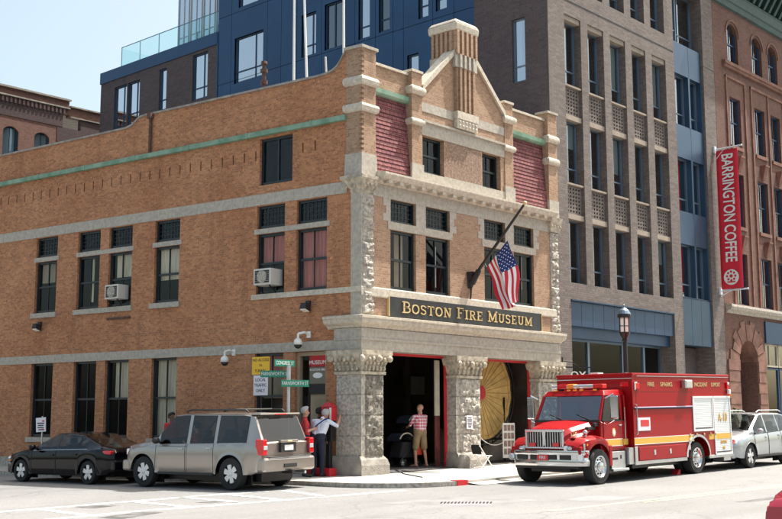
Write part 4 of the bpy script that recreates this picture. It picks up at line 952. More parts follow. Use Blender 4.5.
for a, c in FWN: window(FR, a, c, 14.6, 17.95, fb, d=-.17, kind='sash', frame='blue_dk', pane='pane_blue', fw=.08, rooms=frm, curtain=('white', 0, 1, .0, 1))
frm.build('window_recess', 'dark', fb, fix=False)
b = MB(); b.poly([(-14, 34.1, 20), (16, 34.1, 19.7), (16, 50, 19.7), (-14, 50, 20)]); b.build('roof', 'granite_dk', fb)

# ------------------------------------------------------------------ things on the museum
for s, z0, z1, lab in ((3.58, 12.35, 19, 'white roof flagpole, leftmost of the three tall bare poles'), (2.98, 12.35, 19, 'white roof flagpole, middle of the three tall bare poles leaning a little'), (1.47, 12.35, 18.5, 'white roof flagpole beside the curved corner parapet')):
    q = thing('roof_flagpole', lab, 'flagpole', FS(s, -1.0, 11.8), group='bare white flagpoles on the firehouse roof')
    b = MB(); lean = .35 if s == 2.98 else .05; b.cyl(FS(s, -1, 11.8), FS(s+lean, -1, z1), .045, .03, 10); b.build('pole', 'white', q, smooth=False); b = MB(); b.cyl(FS(s, -1, 11.75), FS(s, -1, 12.1), .09, .09, 10); b.build('base', 'alu', q)
q = thing('vent_rod', 'short pale rod standing on the roof between the flagpoles', 'rod', FS(2.2, -1, 11.8)); b = MB(); b.cyl(FS(2.13, -1, 11.8), FS(2.24, -1, 13.4), .035, .03, 8); b.build('rod', 'offwhite', q)
q = thing('vent_stack', 'rusty vent stack with two collars rising behind the side parapet', 'vent pipe', FS(4.92, -1, 11.8)); b = MB(); b.cyl(FS(4.92, -1, 11.8), FS(4.92, -1, 13.65), .075, .07, 10); b.build('pipe', 'rust', q)
b = MB(); [b.cyl(FS(4.92, -1, z), FS(4.92, -1, z+.12), .13, .13, 10) for z in (12.95, 13.35)]; b.cyl(FS(4.92, -1, 13.65), FS(4.92, -1, 13.75), .12, .1, 10); b.build('collar', 'rust', q)
def aircon(s0, s1, z0, z1, d1, lab):
    q = thing('air_conditioner', lab, 'air conditioner', FS((s0+s1)/2, 0, z0), group='window air conditioners in the side wall')
    b = MB(); b.fbox(FS, s0, s1, -.2, d1, z0, z1); b.build('casing', 'offwhite', q, bevel=.015)
    b = MB(); m_ = .06
    b.fbox(FS, s0+m_, s1-m_, d1, d1+.004, z0+m_, z1-m_)
    b.build('coil_grille', 'plastic', q)
    b = MB()
    for k in range(7): z = z0+m_+(z1-z0-2*m_)*k/6; b.fbox(FS, s0+m_, s1-m_, d1+.004, d1+.016, z-.006, z+.006)
    b.lathe(FS((s0+s1)/2, d1+.006, (z0+z1)/2), N, [(.2, 0), (.2, .015), (.17, .015)], 20); b.build('fan_guard', 'granite', q)
    b = MB(); [b.fbox(FS, s0+.1*k+.05, s0+.1*k+.11, d1-.2, d1-.05, z1, z1+.003) for k in range(5)]; b.build('louvre', 'plastic', q)
    b = MB(); b.bar(FS(s0+.1, .02, z0-.22), FS(s0+.1, d1-.05, z0-.01), .03); b.bar(FS(s1-.1, .02, z0-.22), FS(s1-.1, d1-.05, z0-.01), .03); b.build('bracket', 'iron', q)
aircon(10.45, 11.15, 5.85, 6.36, .30, 'boxy white window air conditioner in the paired windows of the side wall')
aircon(3.26, 3.98, 5.84, 6.36, .40, 'larger grey white window air conditioner in the window left of the corner one')
def wall_lamp(s, z, lab):
    q = thing('wall_lamp', lab, 'floodlight', FS(s, 0, z), group='floodlights on the side wall')
    b = MB(); b.fbox(FS, s-.09, s+.09, 0, .06, z+.05, z+.22); b.hexa([FS(s-.12, .05, z-.12), FS(s+.12, .05, z-.12), FS(s+.12, .3, z-.04), FS(s-.12, .3, z-.04)], [FS(s-.1, .05, z+.12), FS(s+.1, .05, z+.12), FS(s+.1, .26, z+.14), FS(s-.1, .26, z+.14)]); b.build('housing', 'plastic', q)
    b = MB(); b.hexa([FS(s-.1, .1, z-.135), FS(s+.1, .1, z-.135), FS(s+.1, .28, z-.07), FS(s-.1, .28, z-.07)], [FS(s-.1, .1, z-.11), FS(s+.1, .1, z-.11), FS(s+.1, .28, z-.05), FS(s-.1, .28, z-.05)]); b.build('lens', 'lamp_glass', q)
wall_lamp(15.05, 5.05, 'black floodlight on the brick below the far left window'); wall_lamp(2.03, 5.05, 'black floodlight on the brick under the window sill by the corner')
b = MB(); b.fbox(FS, 10.1, 11.3, .0, .05, 5.15, 5.22); tag(b.build('steel_bracket', 'rust'), 'rusty steel strap bolted to the brick below the paired windows', 'bracket')
def dome(s, z, arm, lab, d=.0):
    q = thing('security_camera', lab, 'security camera', FS(s, 0, z), group='white dome cameras on the side wall')
    b = MB(); b.tube([FS(s-.16*arm, .0, z+.3), FS(s-.16*arm, .22, z+.36), FS(s, .34, z+.32), FS(s, .34, z+.16)], .035); b.fbox(FS, s-.16*arm-.07, s-.16*arm+.07, .0, .04, z+.2, z+.4); b.build('arm', 'white', q)
    b = MB(); b.lathe(FS(s, .34, z+.18), (0, 0, -1), [(.05, 0), (.11, .05), (.13, .12), (.13, .2)], 14); b.build('housing', 'white', q, smooth=True)
    b = MB(); b.lathe(FS(s, .34, z-.02), (0, 0, -1), [(.125, 0), (.11, .06), (.06, .11), (.0, .125)], 14); b.build('dome', 'plastic', q, smooth=True)
dome(2.16, 3.92, 1, 'white dome camera on an arm just above the side door'); dome(5.22, 3.48, .6, 'white dome camera on plain brick left of the yellow sign')
# posters in the side door
q = thing('notice_poster', 'tan and grey museum notice with red heading and white oval hung in the side door', 'poster', FS(1.7, -.1, 2.6))
b = MB(); b.fbox(FS, 1.42, 2.06, -.13, -.11, 2.72, 3.22); b.build('panel', mat('grey_brown_board', (.19, .165, .13), .7), q); b = MB(); b.fbox(FS, 1.42, 2.06, -.13, -.105, 3.24, 3.66); b.build('heading_board', 'shirt_red', q); b = MB(); b.fbox(FS, 1.42, 2.06, -.13, -.11, 2.40, 2.70); b.build('lower_board', 'ink', q)
b = MB(); el = [(1.74+.19*cos(2*pi*k/20), 2.97+.085*sin(2*pi*k/20)) for k in range(20)]; b.hexa([FS(u, -.112, z) for u, z in el], [FS(u, -.104, z) for u, z in el]); b.build('oval', 'white', q)
text('heading_text', 'MUSEUM', .17, 'white', q, FS(1.74, -.100, 3.36), -T, (0, 0, 1)); text('top_text', 'BOSTON FIRE', .10, 'white', q, FS(1.74, -.106, 3.14), -T, (0, 0, 1)); 
# flagpole and flag
q = thing('bracket_flagpole', 'black angled flagpole with gilt ball on the front wall above the signboard', 'flagpole', (5.22, 0, 6.05))
b = MB(); b.cyl((5.22, -.12, 6.25), (5.24, -2.25, 8.5), .06, .04, 12); b.build('pole', 'black', q); b = MB(); b.ell((5.24, -2.30, 8.56), .07, .07, .07); b.build('ball_finial', 'gold', q, smooth=True)
b = MB(); b.hexa([(5.12, -.0, 5.95), (5.32, 0, 5.95), (5.28, -.1, 6.0), (5.16, -.1, 6.0)], [(5.06, 0, 6.5), (5.38, 0, 6.5), (5.34, -.22, 6.5), (5.10, -.22, 6.5)]); b.cyl((5.22, -.1, 6.12), (5.225, -.42, 6.56), .12, .09, 10); b.bar((5.22, -.04, 5.6), (5.22, -.08, 6.0), .04); b.build('bracket', 'iron', q)
fl = MB(); nu, nv = 39, 60
h0, h1 = V((5.27, -1.56, 7.42)), V((5.27, -.70, 6.62)); e0, e1 = V((5.27, -1.86, 5.40)), V((5.27, -1.36, 5.14))
def flagpt(i, j):
    a = h0.lerp(h1, i); c = e0.lerp(e1, i); p = a.lerp(c, j); bow = sin(pi*j)*.10
    p.y += (-bow*(1-i)+.26*bow*i)+.05*sin(j*9+i*3)*j; p.x += (.16*sin(i*9+j*2.5)+.06*sin(i*19+j*5))*min(1, j*2.2)+.10*j; return p
def flagmat(a, b_):
    st = a//3
    if st < 7 and b_ < 24:
        return 1 if (a % 4 == 2 and b_ % 5 == 2 and b_ < 23) or (a % 4 == 0 and b_ % 5 == 4 and 0 < a < 20 and b_ < 22) else 2
    return 0 if st % 2 == 0 else 1
fl.grid(flagpt, nu, nv, mf=flagmat); fo_ = tag(fl.build('flag', ['flagred', 'flagwhite', 'flagblue'], smooth=True), 'red white and blue striped flag with starred canton hanging from the angled pole', 'flag')
so_ = fo_.modifiers.new('cloth', 'SOLIDIFY'); so_.thickness = .006
b = MB(); b.cyl(h0+V((0, -.02, .02)), V((5.24, -1.75, 7.98)), .008, n=6); b.cyl(h1, V((5.23, -.62, 6.80)), .008, n=6)
rp = b.build('halyard', 'offwhite', q)
# banner on the office pier
q = thing('banner_sign', 'tall red hanging banner reading BARRINGTON COFFEE on two wall brackets', 'banner', (24.15, .3, 10.8))
b = MB(); b.grid(lambda i, j: (24.15+.03*sin(j*7)*sin(pi*i), .2-1.06*i, 14.02-6.5*j), 6, 30); bn = b.build('cloth', 'bannerred', q, smooth=True); m_ = bn.modifiers.new('cloth', 'SOLIDIFY'); m_.thickness = .012
b = MB()
for z in (14.1, 7.45): b.cyl((24.15, .3, z), (24.15, -1.05, z+.02), .035, n=10); b.ell((24.15, -1.06, z+.02), .05, .05, .05, 8, 6); b.box(24.05, 24.25, .22, .31, z-.16, z+.16); b.cyl((24.15, .25, z+(-.5 if z > 10 else -.25)), (24.15, -.2, z-.03), .02, n=8)
b.build('bracket', 'alu_pale', q)
for wd, zc in (('BARRINGTON', 12.22), ('COFFEE', 9.62)): text('lettering', wd, .78, 'white', q, (24.10, -.33, zc), (0, 0, -1), (0, -1, 0), sx=.66, bold=.012, spacing=.97, extrude=.004)
b = MB()
for r0, r1, m_ in ((.36, 0, 0),): b.lathe((24.118, -.31, 8.05), (-1, 0, 0), [(.36, 0), (.36, .012), (0, .013)], 28)
em = b.build('roundel', 'white', q)
b = MB()
for k in range(8):
    a = 2*pi*k/8; b.cyl((24.10, -.31+.20*cos(a), 8.1+.20*sin(a)), (24.094, -.31+.20*cos(a), 8.1+.20*sin(a)), .055, n=8)
b.cyl((24.10, -.31, 8.1), (24.094, -.31, 8.1), .08, n=10); b.box(24.09, 24.105, -.5, -.12, 7.80, 7.86); b.build('emblem', 'bannerred', em)
# small bracket sign above the truck
q = thing('hanging_sign', 'small black scroll bracket with white letters on the office corner above the truck', 'sign', (10.9, .3, 3.6))
b = MB(); b.bar((10.95, .2, 3.5), (10.95, .2, 3.9), .04); b.bar((10.95, .2, 3.53), (12.0, -.5, 3.53), .04); b.tube([(11.0, .15, 3.75), (11.25, 0, 3.72), (11.45, -.13, 3.58)], .015); b.build('bracket', 'iron', q); text('letters', 'OX', .42, 'white', q, (11.45, -.15, 3.22), (1, -.62, 0), (0, 0, 1), extrude=.015)
# ------------------------------------------------------------------ street furniture
def pole_at(s, n): p = FS(s, n, 0); return V((p.x, p.y, gz(p.x, p.y, WALK)))
q = thing('street_name_post', 'grey street name post with three green street signs beside the corner door', 'street sign', pole_at(.84, 2.3))
b = MB(); p0 = pole_at(.84, 2.3); b.cyl(p0, FS(.84, 2.3, 3.12), .045, n=10); b.build('post', 'steel', q); b = MB(); b.cyl(FS(.84, 2.3, 2.7), FS(.84, 2.3, 3.16), .06, n=10); b.cyl(p0, p0+V((0, 0, .12)), .09, .06, 10); b.build('collar', 'steel', q)
def blade(c, ux, L, h, body):
    ux = V(ux).normalized(); nn = ux.cross(V((0, 0, 1))); c = V(c); b = MB()
    P = lambda u, d, z: c+ux*u+nn*d+V((0, 0, z))
    b.hexa([P(-L/2, -.008, -h/2), P(L/2, -.008, -h/2), P(L/2, .008, -h/2), P(-L/2, .008, -h/2)], [P(-L/2, -.008, h/2), P(L/2, -.008, h/2), P(L/2, .008, h/2), P(-L/2, .008, h/2)])
    o = b.build('name_plate', 'green', q, bevel=.004); text('lettering', body, h*.78, 'white', o, P(0, .012, 0), ux, (0, 0, 1), extrude=.002, sx=L*.9/(h*.78*len(body)*.60)); return o
blade(FS(.94, 2.36, 3.22), V((1, 0, 0))-T*.0, .78, .19, 'CONGRESS ST'); blade(FS(1.35, 2.30, 2.93), -T*.85+V((.5, 0, 0)), .86, .19, 'FARNSWORTH ST'); blade(FS(.55, 2.36, 2.64), -T*.55+V((.8, 0, 0)), .80, .19, 'FARNSWORTH ST')
q = thing('notice_post', 'yellow NO ACCESS sign above a white LOCAL TRAFFIC ONLY sign on one slim post', 'traffic sign', pole_at(3.06, 1.0))
b = MB(); b.cyl(pole_at(3.06, .97), FS(3.06, .97, 3.5), .03, n=8); b.build('post', 'iron', q)
b = MB(); b.fbox(FS, 2.71, 3.42, 1.0, 1.015, 2.99, 3.53); o = b.build('yellow_plate', 'yellow', q, bevel=.004)
for k, (tx, sz) in enumerate((('NO ACCESS', .125), ('TO', .09), ('TUNNEL', .12))): text('lettering', tx, sz, 'ink', o, FS(3.065, 1.018, 3.43-.165*k), -T, (0, 0, 1), extrude=.002)
b = MB(); b.fbox(FS, 2.77, 3.35, 1.0, 1.015, 2.36, 2.97); o = b.build('white_plate', 'paper', q, bevel=.004)
for k, tx in enumerate(('LOCAL', 'TRAFFIC', 'ONLY')): text('lettering', tx, .135, 'ink', o, FS(3.06, 1.018, 2.83-.165*k), -T, (0, 0, 1), extrude=.002)
q = thing('parking_sign', 'small white parking sign on a thin post behind the black sedan', 'parking sign', pole_at(11.35, 2.6))
b = MB(); b.cyl(pole_at(11.33, 2.58), FS(11.35, 2.58, 1.75), .025, n=8); b.build('post', 'steel', q); b = MB(); b.hexa([FS(11.60, 2.61, 1.22), FS(11.10, 2.61, 1.25), FS(11.10, 2.625, 1.25), FS(11.60, 2.625, 1.22)], [FS(11.64, 2.61, 1.69), FS(11.13, 2.61, 1.72), FS(11.13, 2.625, 1.72), FS(11.64, 2.625, 1.69)]); o = b.build('plate', 'paper', q, bevel=.004)
lb_ = MB(); [lb_.fbox(FS, 11.37-w_/2, 11.37+w_/2, 2.626, 2.629, z-.018, z+.018) for z, w_ in ((1.52, .36), (1.45, .28), (1.38, .32), (1.31, .2))]; lb_.build('printed_line', 'ink', o)
b = MB()
for z in (1.60, 1.32): b.fbox(FS, 11.18, 11.30, 2.626, 2.629, z-.03, z+.02)
b.build('red_mark', 'redpaint', o)
# lamp behind the truck
LX, LY = 7.82, -4.3; lz = gz(LX, LY, WALK)
q = thing('street_lamp', 'black lantern street lamp rising behind the fire truck', 'street lamp', (LX, LY, lz))
b = MB(); b.lathe((LX, LY, lz), (0, 0, 1), [(.24, 0), (.24, .12), (.17, .2), (.15, .75), (.10, .85), (.085, 1.2), (.07, 3.95), (.10, 3.97), (.10, 4.02), (.06, 4.05)], 14); b.build('post', 'black', q)
hz_ = 4.22; b = MB(); b.lathe((LX, LY, 0), (0, 0, 1), [(0.033, hz_-.15), (0.066, hz_-.05), (0.145, hz_+.10), (0.178, hz_+.18), (0.165, hz_+.2)], 12); b.build('lantern_base', 'black', q)
b = MB(); b.lathe((LX, LY, 0), (0, 0, 1), [(0.158, hz_+.2), (0.155, hz_+.62), (0.145, hz_+.66)], 12); ln = b.build('lantern_glass', 'lamp_glass', q, smooth=False)
b = MB()
for k in range(6):
    a = pi/6+2*pi*k/6; b.bar((LX+.165*cos(a), LY+.165*sin(a), hz_+.18), (LX+.165*cos(a), LY+.165*sin(a), hz_+.68), .03)
b.lathe((LX, LY, 0), (0, 0, 1), [(0.172, hz_+.38), (0.172, hz_+.4)], 12); b.build('lantern_bars', 'black', ln)
b = MB(); b.lathe((LX, LY, 0), (0, 0, 1), [(0.218, hz_+.66), (0.224, hz_+.74), (0.218, hz_+.78)], 14); b.lathe((LX, LY, 0), (0, 0, 1), [(0.218, hz_+.78), (0.158, hz_+.9), (0.066, hz_+.98), (0.020, hz_+1.0), (0.023, hz_+1.08), (0, hz_+1.1)], 14, 1); b.build('lantern_cap', ['black', 'alu'], q)
b = MB(); b.box(LX-.22, LX-.06, LY-.12, LY-.08, 2.85, 3.1); b.build('sticker', 'white', q)

# ------------------------------------------------------------------ vehicles
def interp(tab, x):
    if x <= tab[0][0]: return tab[0][1]
    for (a, p), (c, q) in zip(tab, tab[1:]):
        if x <= c: return p+(q-p)*(x-a)/(c-a)
    return tab[-1][1]
def wheel(root, c, side, R, W, mt='steel', spokes=5, rimr=.66, deep=.03, name='wheel', twin=False):
    c = V(c); ax = V((0, side, 0)); b = MB(); r = R*rimr
    b.lathe(c-ax*W, ax, [(r, 0), (R*.93, .0), (R, .03), (R, W-.04), (R*.94, W), (r*1.03, W+.004), (r, W-.01), (r, .02)], 28)
    t = b.build(name, 'tyre', root, smooth=True, world=False); smooth_by_angle(t, 40)
    b = MB(); b.lathe(c-ax*(.0), ax, [(r*1.01, -.05), (r*1.01, .0), (r*.93, .004), (r*.88, -.05), (r*.3, -.075), (r*.3, -.06), (.0, -.055)], 28, 1)
    if spokes >= 10:                                               # drilled steel disc
        b = MB(); b.lathe(c, ax, [(r*1.01, -.05), (r*1.01, .0), (r*.94, .004), (r*.86, -.03), (r*.8, -.06), (r*.45, -.03), (r*.42, .03), (r*.22, .05), (0, .055)], 28)
        for k in range(10):
            a = 2*pi*k/10; p = c+V((cos(a), 0, sin(a)))*r*.66+ax*(-.045); b.cyl(p-ax*.02, p+ax*.012, r*.085, n=10, mi=1)
            p = c+V((cos(a), 0, sin(a)))*r*.34; b.cyl(p, p+ax*.045, r*.035, n=6)
    else:
        for k in range(spokes):
            for off in (-.13, .13):
                a = 2*pi*k/spokes+.3; d = V((cos(a+off), 0, sin(a+off))); d2 = V((cos(a+off*1.5), 0, sin(a+off*1.5)))
                p, q2 = c+d2*r*.16-ax*.008, c+d*r*.95-ax*.012; tt = (q2-p).normalized().cross(ax)*r*.15
                b.hexa([p-tt-ax*.03, p+tt-ax*.03, q2+tt*1.1-ax*.03, q2-tt*1.1-ax*.03], [p-tt, p+tt, q2+tt*1.1, q2-tt*1.1])
        b.lathe(c, ax, [(r*.24, -.05), (r*.24, .0), (r*.16, .008), (0, .01)], 16)
    o = b.build('rim', [mt, 'black'], t, world=False); smooth_by_angle(o, 35); return t
def car(root, P, paint):
    """lofted car: +x forward, +y left, ground at z = 0. The shell is cut into body, doors, bonnet and panes."""
    wb, R = P['wb'], P['R']; xf, xr = P['xf'], P['xr']; hw = P['hw']; wx = (wb/2, -wb/2); ar = R+.065; cz = R
    zt = lambda x: interp(P['top'], x); bl = lambda x: interp(P['belt'], x); rw = lambda x: interp(P['roofw'], x); pw = lambda x: hw*interp(P['plan'], x)
    xs = {round(xr+(xf-xr)*k/70, 4) for k in range(71)}
    for w_ in wx:
        for k in range(-8, 9): xs.add(round(w_+ar*sin(k/8*pi/2), 4))
    for a in P['win']+P['door']: xs |= {round(a[0], 4), round(a[1], 4)}
    xs |= {round(v, 4) for v in P['ws']+P['rs']}
    xs = sorted(x for x in xs if xr <= x <= xf); cl = []
    for x in xs:
        if not cl or x-cl[-1] > .012 or x in {round(v, 4) for v in P['ws']+P['rs']}: cl.append(x)
    xs = cl
    def zb(x):
        z = interp(P['sill'], x)
        for w_ in wx:
            d = abs(x-w_)
            if d < ar: z = max(z, cz+sqrt(ar*ar-d*d))
        return z
    def sect(x):
        b0, be, t = zb(x), bl(x), zt(x); b0 = min(b0, be-.06); h = be-b0; W_ = pw(x); r = rw(x)*pw(x)/hw
        cab = t-be; ze = be+max(.012, cab-P.get('crown', .07)) if cab > .1 else be+max(.01, cab*.55)
        yr = r if cab > .1 else W_*.93
        fl = 0
        for w_ in wx:
            d = abs(x-w_)
            if d < ar+.10: fl = max(fl, P.get('flare', .025)*(1-max(0, d-ar)/.10))
        return [V((x, W_*(.965 if fl == 0 else 1)+fl*.8, b0)), V((x, W_*.985+fl, b0+.05*min(1, h))), V((x, W_*.995+fl*.6, b0+.35*h)), V((x, W_, b0+.62*h)), V((x, W_*.985, b0+.86*h)), V((x, W_*.955, be-.012)), V((x, W_*.935, be)),
                V((x, yr, ze)), V((x, yr*.93, ze+(t-ze)*.55)), V((x, yr*.62, t-.012*min(1, cab*3))), V((x, 0, t))]
    S = [sect(x) for x in xs]; parts = {}
    def put(key, quad): parts.setdefault(key, MB()).poly(quad)
    ws0, ws1 = P['ws']; rs0, rs1 = P['rs']                          # windscreen foot..head (falling x), rear glass head..foot
    for i in range(len(xs)-1):
        x = (xs[i]+xs[i+1])/2; A, B = S[i], S[i+1]
        for sd in (1, -1):
            f = (lambda p: p) if sd == 1 else (lambda p: V((p.x, -p.y, p.z)))
            for r in range(10):
                key = ('body',)
                if r <= 5:
                    for k, d in enumerate(P['door']):
                        if d[0] < x < d[1]: key = ('door', k, sd)
                elif r == 6:
                    for k, d in enumerate(P['win']):
                        if d[0] < x < d[1] and zt(x)-bl(x) > .16: key = ('win', k, sd)
                if r >= 8 and ws1 < x < ws0: key = ('ws',)
                if r >= 8 and rs1 < x < rs0: key = ('rs',)
                put(key, [f(A[r]), f(B[r]), f(B[r+1]), f(A[r+1])])
    for q, key in ((S[0], ('body',)), (S[-1], ('body',))):
        for r in range(len(q)-1):
            parts[key].poly([q[r], q[r+1], V((q[r+1].x, -q[r+1].y, q[r+1].z)), V((q[r].x, -q[r].y, q[r].z))])
    pt = P.get('pane', 'pane_car'); doors = {}
    for key, mb in parts.items():
        nm = {'body': 'body', 'door': 'door', 'win': 'side_window', 'ws': 'windscreen', 'rs': 'rear_window'}[key[0]]
        m_ = paint if key[0] in ('body', 'door') else (P['panes'][key[1]] if key[0] == 'win' and 'panes' in P else pt)
        o = mb.build(nm, m_, root, world=False, merge=True, fix=False); o.data.shade_smooth(); smooth_by_angle(o, 32)
        if key[0] == 'door':
            sd = key[2]; a, c = P['door'][key[1]]; xh = a+.16; y = pw(xh)*.985; zh = bl(xh)-.13
            h = MB(); h.box(xh-.09, xh+.09, *sorted((sd*(y-.02), sd*(y+.035))), zh-.022, zh+.022); h.build('handle', P.get('handle', paint), o, bevel=.012, world=False)
            for xx in (a, c):                                      # shut lines
                h = MB(); ss = sect(xx); h.tube([V((p.x, sd*(p.y+.002), p.z)) for p in ss[1:6]], .006, 5); h.build('shut_line', 'black', o, world=False)
    # inside: floor, seats, wheel housings, underside
    b = MB(); z0 = interp(P['sill'], 0)
    b.box(xr+.25, xf-.5, -hw*.86, hw*.86, z0+.02, z0+.08)
    for w_ in wx:
        for sd in (1, -1): b.box(w_-ar*.98, w_+ar*.98, *sorted((sd*(hw-.36), sd*(hw-.30))), .12, z0+.55); 
    b.box(xr+.35, xf-.4, -hw*.55, hw*.55, .2, z0+.03); b.cyl((wx[0], -hw*.8, R), (wx[0], hw*.8, R), .06); b.cyl((wx[1], -hw*.8, R), (wx[1], hw*.8, R), .07)
    b.build('underbody', 'black', root, world=False)
    b = MB(); be = bl(0)
    for x in P['seats']:
        for y in ((-.40, .40) if x == P['seats'][0] else (-.45, 0, .45)):
            b.box(x-.25, x+.27, y-.24, y+.24, z0+.1, z0+.42); b.hexa([(x-.30, y-.23, z0+.42), (x-.16, y-.23, z0+.42), (x-.16, y+.23, z0+.42), (x-.30, y+.23, z0+.42)], [(x-.42, y-.2, be+.16), (x-.32, y-.2, be+.16), (x-.32, y+.2, be+.16), (x-.42, y+.2, be+.16)]); b.box(x-.43, x-.33, y-.12, y+.12, be+.17, be+.34)
    b.box(ws0-.45, ws0-.05, -hw*.8, hw*.8, z0+.3, bl(ws0)-.02); b.build('seats', P.get('seatm', 'plastic'), root, bevel=.03, world=False)
    for w_ in wx:
        for sd in (1, -1): wheel(root, (w_, sd*(hw-.02), R), sd, R, .22, P.get('rim', 'alloy'), P.get('spokes', 5), P.get('rimr', .66))
    for sd in (1, -1):                                             # mirrors
        xm = P['mirror']; zm = bl(xm)+.10; y = pw(xm)*.94; b = MB()
        b.ell((xm, sd*(y+.17), zm), .09, .12, .09, 12, 8); b.bar((xm, sd*(y-.02), zm-.06), (xm, sd*(y+.1), zm-.03), .06); b.build('mirror', P.get('mirm', paint), root, smooth=True, world=False)
    if 'trim' in P:
        for sd in (1, -1):
            b = MB(); a, c = P['trim']; n = 14; b.tube([V((x, sd*(pw(x)*.94+.008), bl(x)+.004)) for x in [a+(c-a)*k/n for k in range(n+1)]], .013, 6); b.build('window_trim', P.get('trimm', 'chrome'), root, world=False)
    return dict(zt=zt, bl=bl, pw=pw, sect=sect)
def heading(fwd, up=None):
    f = V(fwd).normalized(); z = V((-GA, -GB, 1)).normalized(); f = (f-z*f.dot(z)).normalized(); y = z.cross(f)
    return Matrix(((f.x, y.x, z.x), (f.y, y.y, z.y), (f.z, y.z, z.z)))
def bx(root, name, mt, *boxes, bevel=.01, parent=None):
    b = MB(); [b.box(*q) for q in boxes]; return b.build(name, mt, parent or root, bevel=bevel, world=False)
def at_road(x, y): return V((x, y, gz(x, y, ROAD)))

# champagne SUV by the corner, back towards us
ps_ = FS(2.37, 3.70, 0); SUVM = heading(T)
suv = thing('parked_suv', 'champagne tan SUV with roof rack parked by the corner, tailgate towards us', 'car', at_road(ps_.x, ps_.y), SUVM, scale=1.035)
P = dict(wb=3.2, R=.415, hw=1.03, xf=2.40, xr=-2.62, sill=[(-2.66, .52), (-2.3, .40), (2.1, .40), (2.5, .45)],
 top=[(-2.66, 1.14), (-2.60, 1.19), (-2.28, 1.90), (-1.9, 1.95), (.2, 1.97), (.55, 1.94), (1.22, 1.30), (1.35, 1.265), (2.12, 1.16), (2.33, 1.06), (2.4, .95)],
 belt=[(-2.66, 1.13), (-2.3, 1.20), (.9, 1.15), (1.3, 1.13), (2.22, 1.03), (2.4, .9)], roofw=[(-2.66, .92), (-2.2, .80), (.3, .80), (1.25, .93)],
 plan=[(-2.66, .93), (-2.5, .985), (-2.2, 1), (1.8, 1), (2.14, .975), (2.32, .92), (2.4, .84)],
 ws=[1.24, .56], rs=[-2.29, -2.59], win=[(-2.12, -1.08), (-.98, -.10), (.0, 1.02)], panes=['pane_tint', 'pane_car', 'pane_car'], door=[(-1.0, -.04), (.02, 1.12)], seats=[.15, -.85], mirror=.98, mirm='plastic', rim='alloy', spokes=6, rimr=.62, handle='steel', pane='pane_tint', flare=.03)
C1 = car(suv, P, 'tan_car')
bx(suv, 'rear_bumper', 'tan_car', (-2.74, -2.40, -1.0, 1.0, .46, .82), bevel=.06); bx(suv, 'bumper_step', 'plastic', (-2.76, -2.55, -.78, .78, .815, .84), (-2.76, -2.74, -.25, .25, .56, .66), bevel=.01); bx(suv, 'bumper_strip', 'chrome', (-2.752, -2.73, -.8, .8, .80, .818))
for sd in (1, -1):
    o = bx(suv, 'tail_light', 'redlens', (-2.70, -2.44, *sorted((sd*.83, sd*1.0)), .88, 1.28), bevel=.03); bx(suv, 'reverse_lamp', 'clearlens', (-2.712, -2.69, *sorted((sd*.83, sd*.97)), 1.02, 1.12), parent=o)
    o = bx(suv, 'headlight', 'clearlens', (2.14, 2.37, *sorted((sd*.62, sd*.93)), .84, 1.02), bevel=.03)
    b = MB(); b.tube([(-1.95, sd*.70, 1.96), (-1.85, sd*.70, 2.02), (.1, sd*.70, 2.04), (.25, sd*.70, 1.98)], .022); b.build('roof_rail', 'plastic', suv, world=False)
b = MB(); [b.cyl((x, -.70, 2.03), (x, .70, 2.03), .022) for x in (-1.5, -.35)]; b.build('roof_crossbar', 'plastic', suv, world=False)
pl_ = bx(suv, 'number_plate', 'white', (-2.705, -2.66, -.17, .17, .98, 1.12)); bx(suv, 'plate_recess', 'plastic', (-2.69, -2.64, -.30, .30, .94, 1.18)); bx(suv, 'tailgate_trim', 'tan_car', (-2.73, -2.62, -.34, .34, 1.18, 1.25), bevel=.02); bx(suv, 'badge', 'gold', (-2.74, -2.71, -.09, .09, 1.195, 1.235))
bx(suv, 'spoiler', 'tan_car', (-2.42, -2.10, -.78, .78, 1.885, 1.93), bevel=.02); bx(suv, 'brake_light', 'redlens', (-2.43, -2.40, -.22, .22, 1.88, 1.915)); b = MB(); b.bar((-2.56, .02, 1.22), (-2.46, .34, 1.46), .02); b.cyl((-2.6, .0, 1.22), (-2.54, .0, 1.24), .035); b.build('rear_wiper', 'black', suv, world=False)
b = MB(); b.tube([(-2.655, -.80, .86), (-2.64, -.80, 1.12)], .006, 5); b.tube([(-2.655, .80, .86), (-2.64, .80, 1.12)], .006, 5); b.build('tailgate_seam', 'black', suv, world=False)
bx(suv, 'tow_hitch', 'black', (-2.85, -2.5, -.06, .06, .40, .50)); b = MB(); b.cyl((-2.72, -.62, .40), (-2.2, -.62, .42), .04); b.build('exhaust', 'steel', suv, world=False); bx(suv, 'running_board', 'plastic', (-1.0, 1.05, .88, 1.03, .36, .42), (-1.0, 1.05, -1.03, -.88, .36, .42)); bx(suv, 'grille', 'plastic', (2.33, 2.43, -.55, .55, .72, .98)); bx(suv, 'front_bumper', 'tan_car', (2.16, 2.48, -.98, .98, .42, .72), bevel=.06)
b = MB(); b.tube([(-.05+1.05*k/8, 1.035, 1.10-.0*k) for k in range(9)], .004); b.build('side_crease', 'black', suv, world=False)

